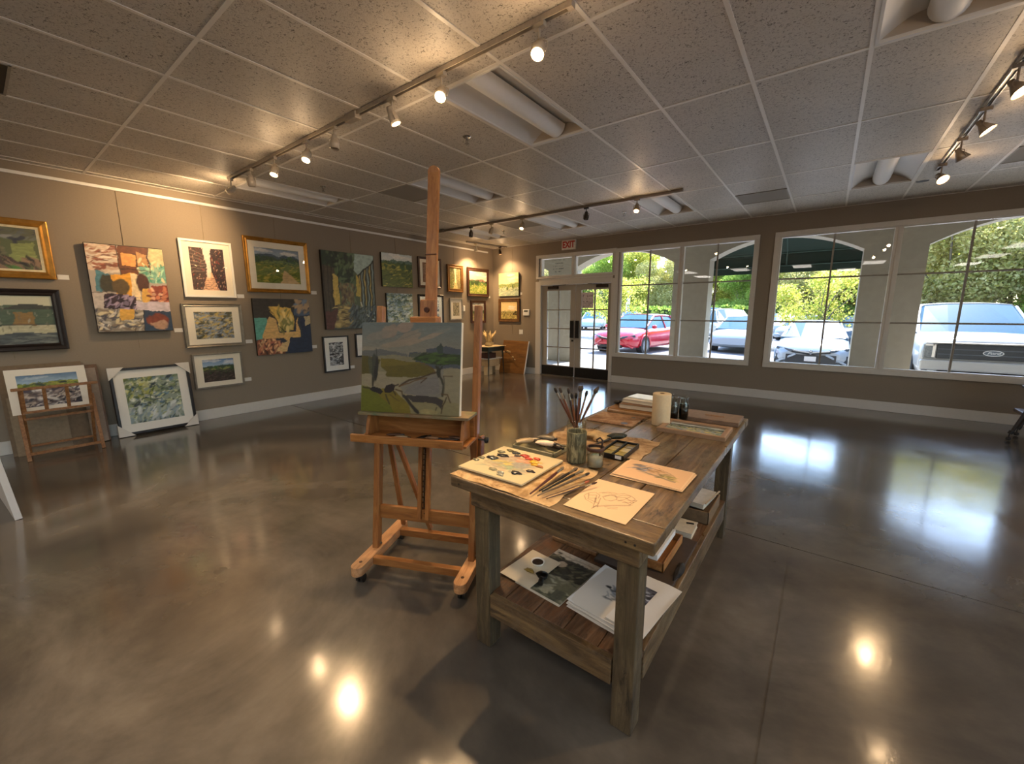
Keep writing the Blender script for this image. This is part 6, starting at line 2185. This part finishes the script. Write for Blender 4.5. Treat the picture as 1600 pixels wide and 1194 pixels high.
# other parked cars, further out
car('parked_minivan', 'silver minivan crossing behind the left window, right part', 'car', (-4.45, 25.4, gz(-4) - .02), R(-62), 5.0, 1.9, 1.75, silver, 'suv', True)
car('parked_suv', 'white tall car behind the silver minivan', 'car', (-6.9, 33.5, gz(-4)), R(-75), 4.8, 1.9, 1.85, pearl, 'suv', True)
car('parked_car', 'white car far behind the white sedan, at the left edge of the right window', 'car', (-2.5, 32.5, gz(0)), R(-80), 4.7, 1.85, 1.6, pearl, 'suv', True, 'cars in the rows behind the white sedan')
car('parked_car', 'white car behind the white sedan beside the bare tree trunk', 'car', (-.9, 30.5, gz(0)), R(-110), 4.7, 1.85, 1.5, pearl, 'sedan', True, 'cars in the rows behind the white sedan')
car('parked_car', 'dark grey car behind the right side of the white sedan', 'car', (1.4, 24.0, gz(0)), R(-130), 4.8, 1.85, 1.6, plain('#3a4650', .25, .3), 'suv', True, 'cars in the rows behind the white sedan')
car('parked_car', 'pale car just left of the white sedan', 'car', (-2.9, 20.6, gz(-2.5)), R(-92), 4.6, 1.8, 1.45, white, 'sedan', True, 'cars in the rows behind the white sedan')
car('parked_car', 'white car beyond the red car, under the trees', 'car', (-12.5, 32, gz(-9)), R(-60), 4.7, 1.85, 1.5, pearl, 'sedan', True, 'cars beyond the red car')
car('parked_car', 'pale blue car in the row beyond the red car, further left', 'car', (-16.2, 33, gz(-9)), R(-70), 4.7, 1.85, 1.5, plain('#9fb4bc', .3), 'sedan', True, 'cars beyond the red car')
car('box_van', 'tall white van at the right edge behind the pickup truck', 'van', (9.8, 25.5, gz(6)), R(-70), 6.2, 2.2, 2.5, pearl, 'suv', True)
car('parked_car', 'red and white car at the right edge beyond the pickup truck', 'car', (8.9, 20.5, gz(6)), R(-50), 4.6, 1.8, 1.45, plain('#9a2430', .3), 'sedan', True)

# ------------------------------------------------------------------ buildings and posts beyond the lot
t = thing('shop_building', 'pale yellow building with white columns far left beyond the lot', 'building', (-31, 55, -.1))
MB().bx(-12, 9, 0, 8, 0, 7).build('wall', plain('#d8c07c', .8), t)
m = MB()
for k in range(7):
    x = -10 + k * 3
    m.bx(x - .2, x + .2, -3, -2.6, 0, 3.4)
m.build('columns', M['white'], t)
MB().bx(-12, 9.4, -3.4, 0, 3.4, 4.2).build('porch_roof', plain('#d9d6cc', .7), t)
m = MB()
for k in range(6):
    x = -8.5 + k * 3
    m.bx(x - 1, x + 1, -.05, 0, .8, 2.8)
m.build('windows', plain('#3a4448', .2), t)
MB().add([(-12.5, -.5, 7), (9.5, -.5, 7), (9.5, 8.5, 7), (-12.5, 8.5, 7), (-12.5, 4, 9.5), (9.5, 4, 9.5)], [(0, 1, 5, 4), (3, 4, 5, 2), (0, 4, 3), (1, 2, 5), (0, 3, 2, 1)]).build('roof', plain('#8a6a54', .8), t)
t = thing('store_building', 'long low white store beyond the parked cars behind the left window', 'building', (-14.5, 62, -.2))
MB().bx(-13, 13, 0, 10, 0, 3.2).build('wall', plain('#e0ddd4', .8), t)
m = MB()
for k in range(12):
    x = -12 + k * 2.1
    m.bx(x, x + 1.2, -.06, 0, .8, 2.2)
m.build('windows', plain('#3c5450', .2), t)
t = thing('lamp_post', 'white lamp post beyond the red car in the left window', 'lamp post', (-14.6, 36.6, -.1))
MB().cyl((0, 0, 0), (0, 0, 3.3), .2, .16).build('post', M['white'], t)
MB().lathe([(0, 3.7), (.28, 3.6), (.22, 3.3), (0, 3.28)], n=12).build('lantern', M['white'], t)
t = thing('lamp_post', 'dark thin lamp post among the trees, right part of the right window left pane', 'lamp post', (2.0, 33, -.3))
MB().cyl((0, 0, 0), (0, 0, 3.4), .06).build('post', plain('#3a342c', .6), t)
MB().lathe([(0, 3.7), (.2, 3.65), (.22, 3.4), (0, 3.35)], n=12).build('lantern', plain('#3a342c', .6), t)

# ------------------------------------------------------------------ trees
LEAF = [leaf_mat('leaves_yellow_green', ('#98a238', '#cfc95c', '#e6da84', '#7c9440', '#b8c058')), leaf_mat('leaves_green', ('#7c9c44', '#a8c058', '#688a40', '#c4cc70', '#8cac50')), leaf_mat('leaves_olive', ('#a8a254', '#cfc484', '#8c9454', '#e0d4a0', '#b8b86c'))]
BARK = plain('#75695c', .9)


def tree_proto(seed, mat, h=1.0, trunk_h=.28, spread=.42, n=5200, leaf=.0088):
    rr = random.Random(seed)
    t = thing('tree', '', 'tree')
    m = MB()
    m.tube([(0, 0, 0), (rr.uniform(-.01, .01), 0, trunk_h * .6), (.01, .01, trunk_h * 1.1)], [.022, .016, .012], 8)
    cl = []
    for k in range(15):
        a = k * 2.4 + rr.random()
        e = (math.cos(a) * spread * rr.uniform(.35, .9), math.sin(a) * spread * rr.uniform(.35, .9), trunk_h + (h - trunk_h) * (rr.uniform(.08, .3) if k % 3 == 0 else rr.uniform(.3, .88)))
        m.tube([(0, 0, trunk_h * rr.uniform(.6, 1)), (e[0] * .4, e[1] * .4, trunk_h + (e[2] - trunk_h) * .5), e], [.010, .006, .002], 6)
        cl.append((e, rr.uniform(.12, .2)))
    cl += [((0, 0, h * .78), .2), ((0, 0, h * .5), .22), ((.0, 0, h * .9), .12)]
    m.build('trunk', BARK, t)
    rs = np.random.RandomState(seed)
    c = np.array([q[0] for q in cl])
    r = np.array([q[1] for q in cl])
    k = rs.randint(0, len(cl), n)
    d = rs.normal(size=(n, 3))
    d /= np.linalg.norm(d, axis=1)[:, None]
    p = c[k] + d * (r[k] * rs.uniform(.45, 1.05, n))[:, None] * np.array([1.05, 1.05, .85])
    u = rs.normal(size=(n, 3))
    u /= np.linalg.norm(u, axis=1)[:, None]
    w = np.cross(u, rs.normal(size=(n, 3)))
    w /= np.linalg.norm(w, axis=1)[:, None]
    s = (leaf * rs.uniform(.6, 1.4, n))[:, None]
    v = np.stack([p - u * s - w * s * .1, p + w * s * .6, p + u * s, p - w * s * .6], 1).reshape(-1, 3)
    me = bpy.data.meshes.new('foliage')
    me.from_pydata(v.tolist(), [], [(4 * i, 4 * i + 1, 4 * i + 2, 4 * i + 3) for i in range(n)])
    me.materials.append(mat)
    o = bpy.data.objects.new('foliage', me)
    C.objects.link(o)
    o.parent = t
    return t


protos = [tree_proto(1, LEAF[0], trunk_h=.16, n=52000), tree_proto(2, LEAF[1], trunk_h=.12, n=52000), tree_proto(3, LEAF[2], trunk_h=.15, n=52000), tree_proto(4, LEAF[0], trunk_h=.3, spread=.5, n=6000, leaf=.016)]
TREES = [  # x, y, height, proto, rot, label
    (-21.5, 46, 8.5, 1, 0, 'green tree at the left of the left window beside the white lamp post'),
    (-17.8, 48, 9.2, 0, 1, 'yellow-green tree behind the white lamp post'),
    (-13.3, 45, 7.0, 2, 2, 'olive tree behind the red car, right of the sky gap'),
    (-9.9, 47, 7.4, 0, 3, 'yellow-green tree just left of the first arcade pillar'),
    (-6.2, 45, 7.6, 1, 4, 'green tree behind the first arcade pillar'),
    (-5.8, 42, 5.8, 1, 1, 'bright green bushy tree behind the silver minivan'),
    (-3.6, 46, 7.6, 0, 5, 'yellow tree between the two windows'),
    (-1.8, 40, 6.6, 2, 0, 'olive tree above the far white cars'),
    (.4, 43, 7.2, 0, 2, 'yellow-green tree behind the white sedan'),
    (2.6, 41, 6.8, 2, 4, 'olive tree beside the dark thin lamp post'),
    (5.2, 42, 7.0, 1, 1, 'green tree behind the second arcade pillar'),
    (4.3, 27.5, 7.8, 2, 3, 'large olive tree behind the pickup truck, left of its cab'),
    (6.9, 30, 8.8, 0, 2, 'large yellow-green tree behind the pickup truck cab'),
    (8.6, 25, 6.0, 1, 5, 'green tree at the right edge behind the pickup truck'),
    (10.4, 33, 9.5, 2, 1, 'tall olive tree at the far right edge'),
    (13.5, 34, 9.0, 1, 2, 'green tree outside the right edge'),
    (-.35, 23.4, 3.6, 3, 0, 'small tree with a forked trunk right behind the white sedan'),
    (-25.5, 42, 7.0, 2, 0, 'olive tree in front of the pale yellow building'),
    (3.2, 52, 9.0, 0, 3, 'pale tree top behind the nearer trees above the pickup truck'),
    (9.5, 48, 12.5, 2, 4, 'tall tree rising behind the pickup truck cab, furthest back'),
    (-8.2, 55, 8.6, 2, 5, 'pale tree far behind the first arcade pillar'),
    (-1.0, 54, 8.2, 1, 3, 'green tree far behind the white sedan'),
    (-10.6, 24.5, 3.8, 3, 2, 'small young tree seen through the top of the right door'),
]
used = set()
for x, y, h, k, r, lab in TREES:
    o = protos[k] if k not in used else copy_tree(protos[k])
    used.add(k)
    o.location = (x, y, gz(x) - .02)
    o.rotation_euler = (0, 0, r * 1.05)
    o.scale = (h, h, h)
    o['label'] = lab
    o['group'] = 'trees beyond the parking lot'
t = thing('clipped_hedge', 'low green hedge along the far side of the parking lot', 'hedge', (0, 39, 0))
rs = np.random.RandomState(9)
n = 14000
p = np.stack([rs.uniform(-24, 16, n), rs.uniform(-.8, .8, n), rs.uniform(-.1, 1.9, n)], 1)
u = rs.normal(size=(n, 3)); u /= np.linalg.norm(u, axis=1)[:, None]
w = np.cross(u, rs.normal(size=(n, 3))); w /= np.linalg.norm(w, axis=1)[:, None]
s = rs.uniform(.1, .25, n)[:, None]
v = np.stack([p - u * s, p + w * s * .7, p + u * s, p - w * s * .7], 1).reshape(-1, 3)
me = bpy.data.meshes.new('leaves')
me.from_pydata(v.tolist(), [], [(4 * i, 4 * i + 1, 4 * i + 2, 4 * i + 3) for i in range(n)])
me.materials.append(LEAF[1])
o = bpy.data.objects.new('leaves', me)
C.objects.link(o)
o.parent = t
MB().bx(-24, 16, -.5, .5, -.4, 1.6).build('branches', plain('#2f3c1c', .9), t)

# lettering becomes plain mesh
bpy.context.view_layer.update()
dg_ = bpy.context.evaluated_depsgraph_get()
for o in [q for q in bpy.data.objects if q.type == 'FONT']:
    me = bpy.data.meshes.new_from_object(o.evaluated_get(dg_))
    n_ = bpy.data.objects.new('sign_letters', me)
    C.objects.link(n_)
    n_.parent = o.parent
    n_.matrix_basis = o.matrix_basis.copy()
    bpy.data.objects.remove(o)
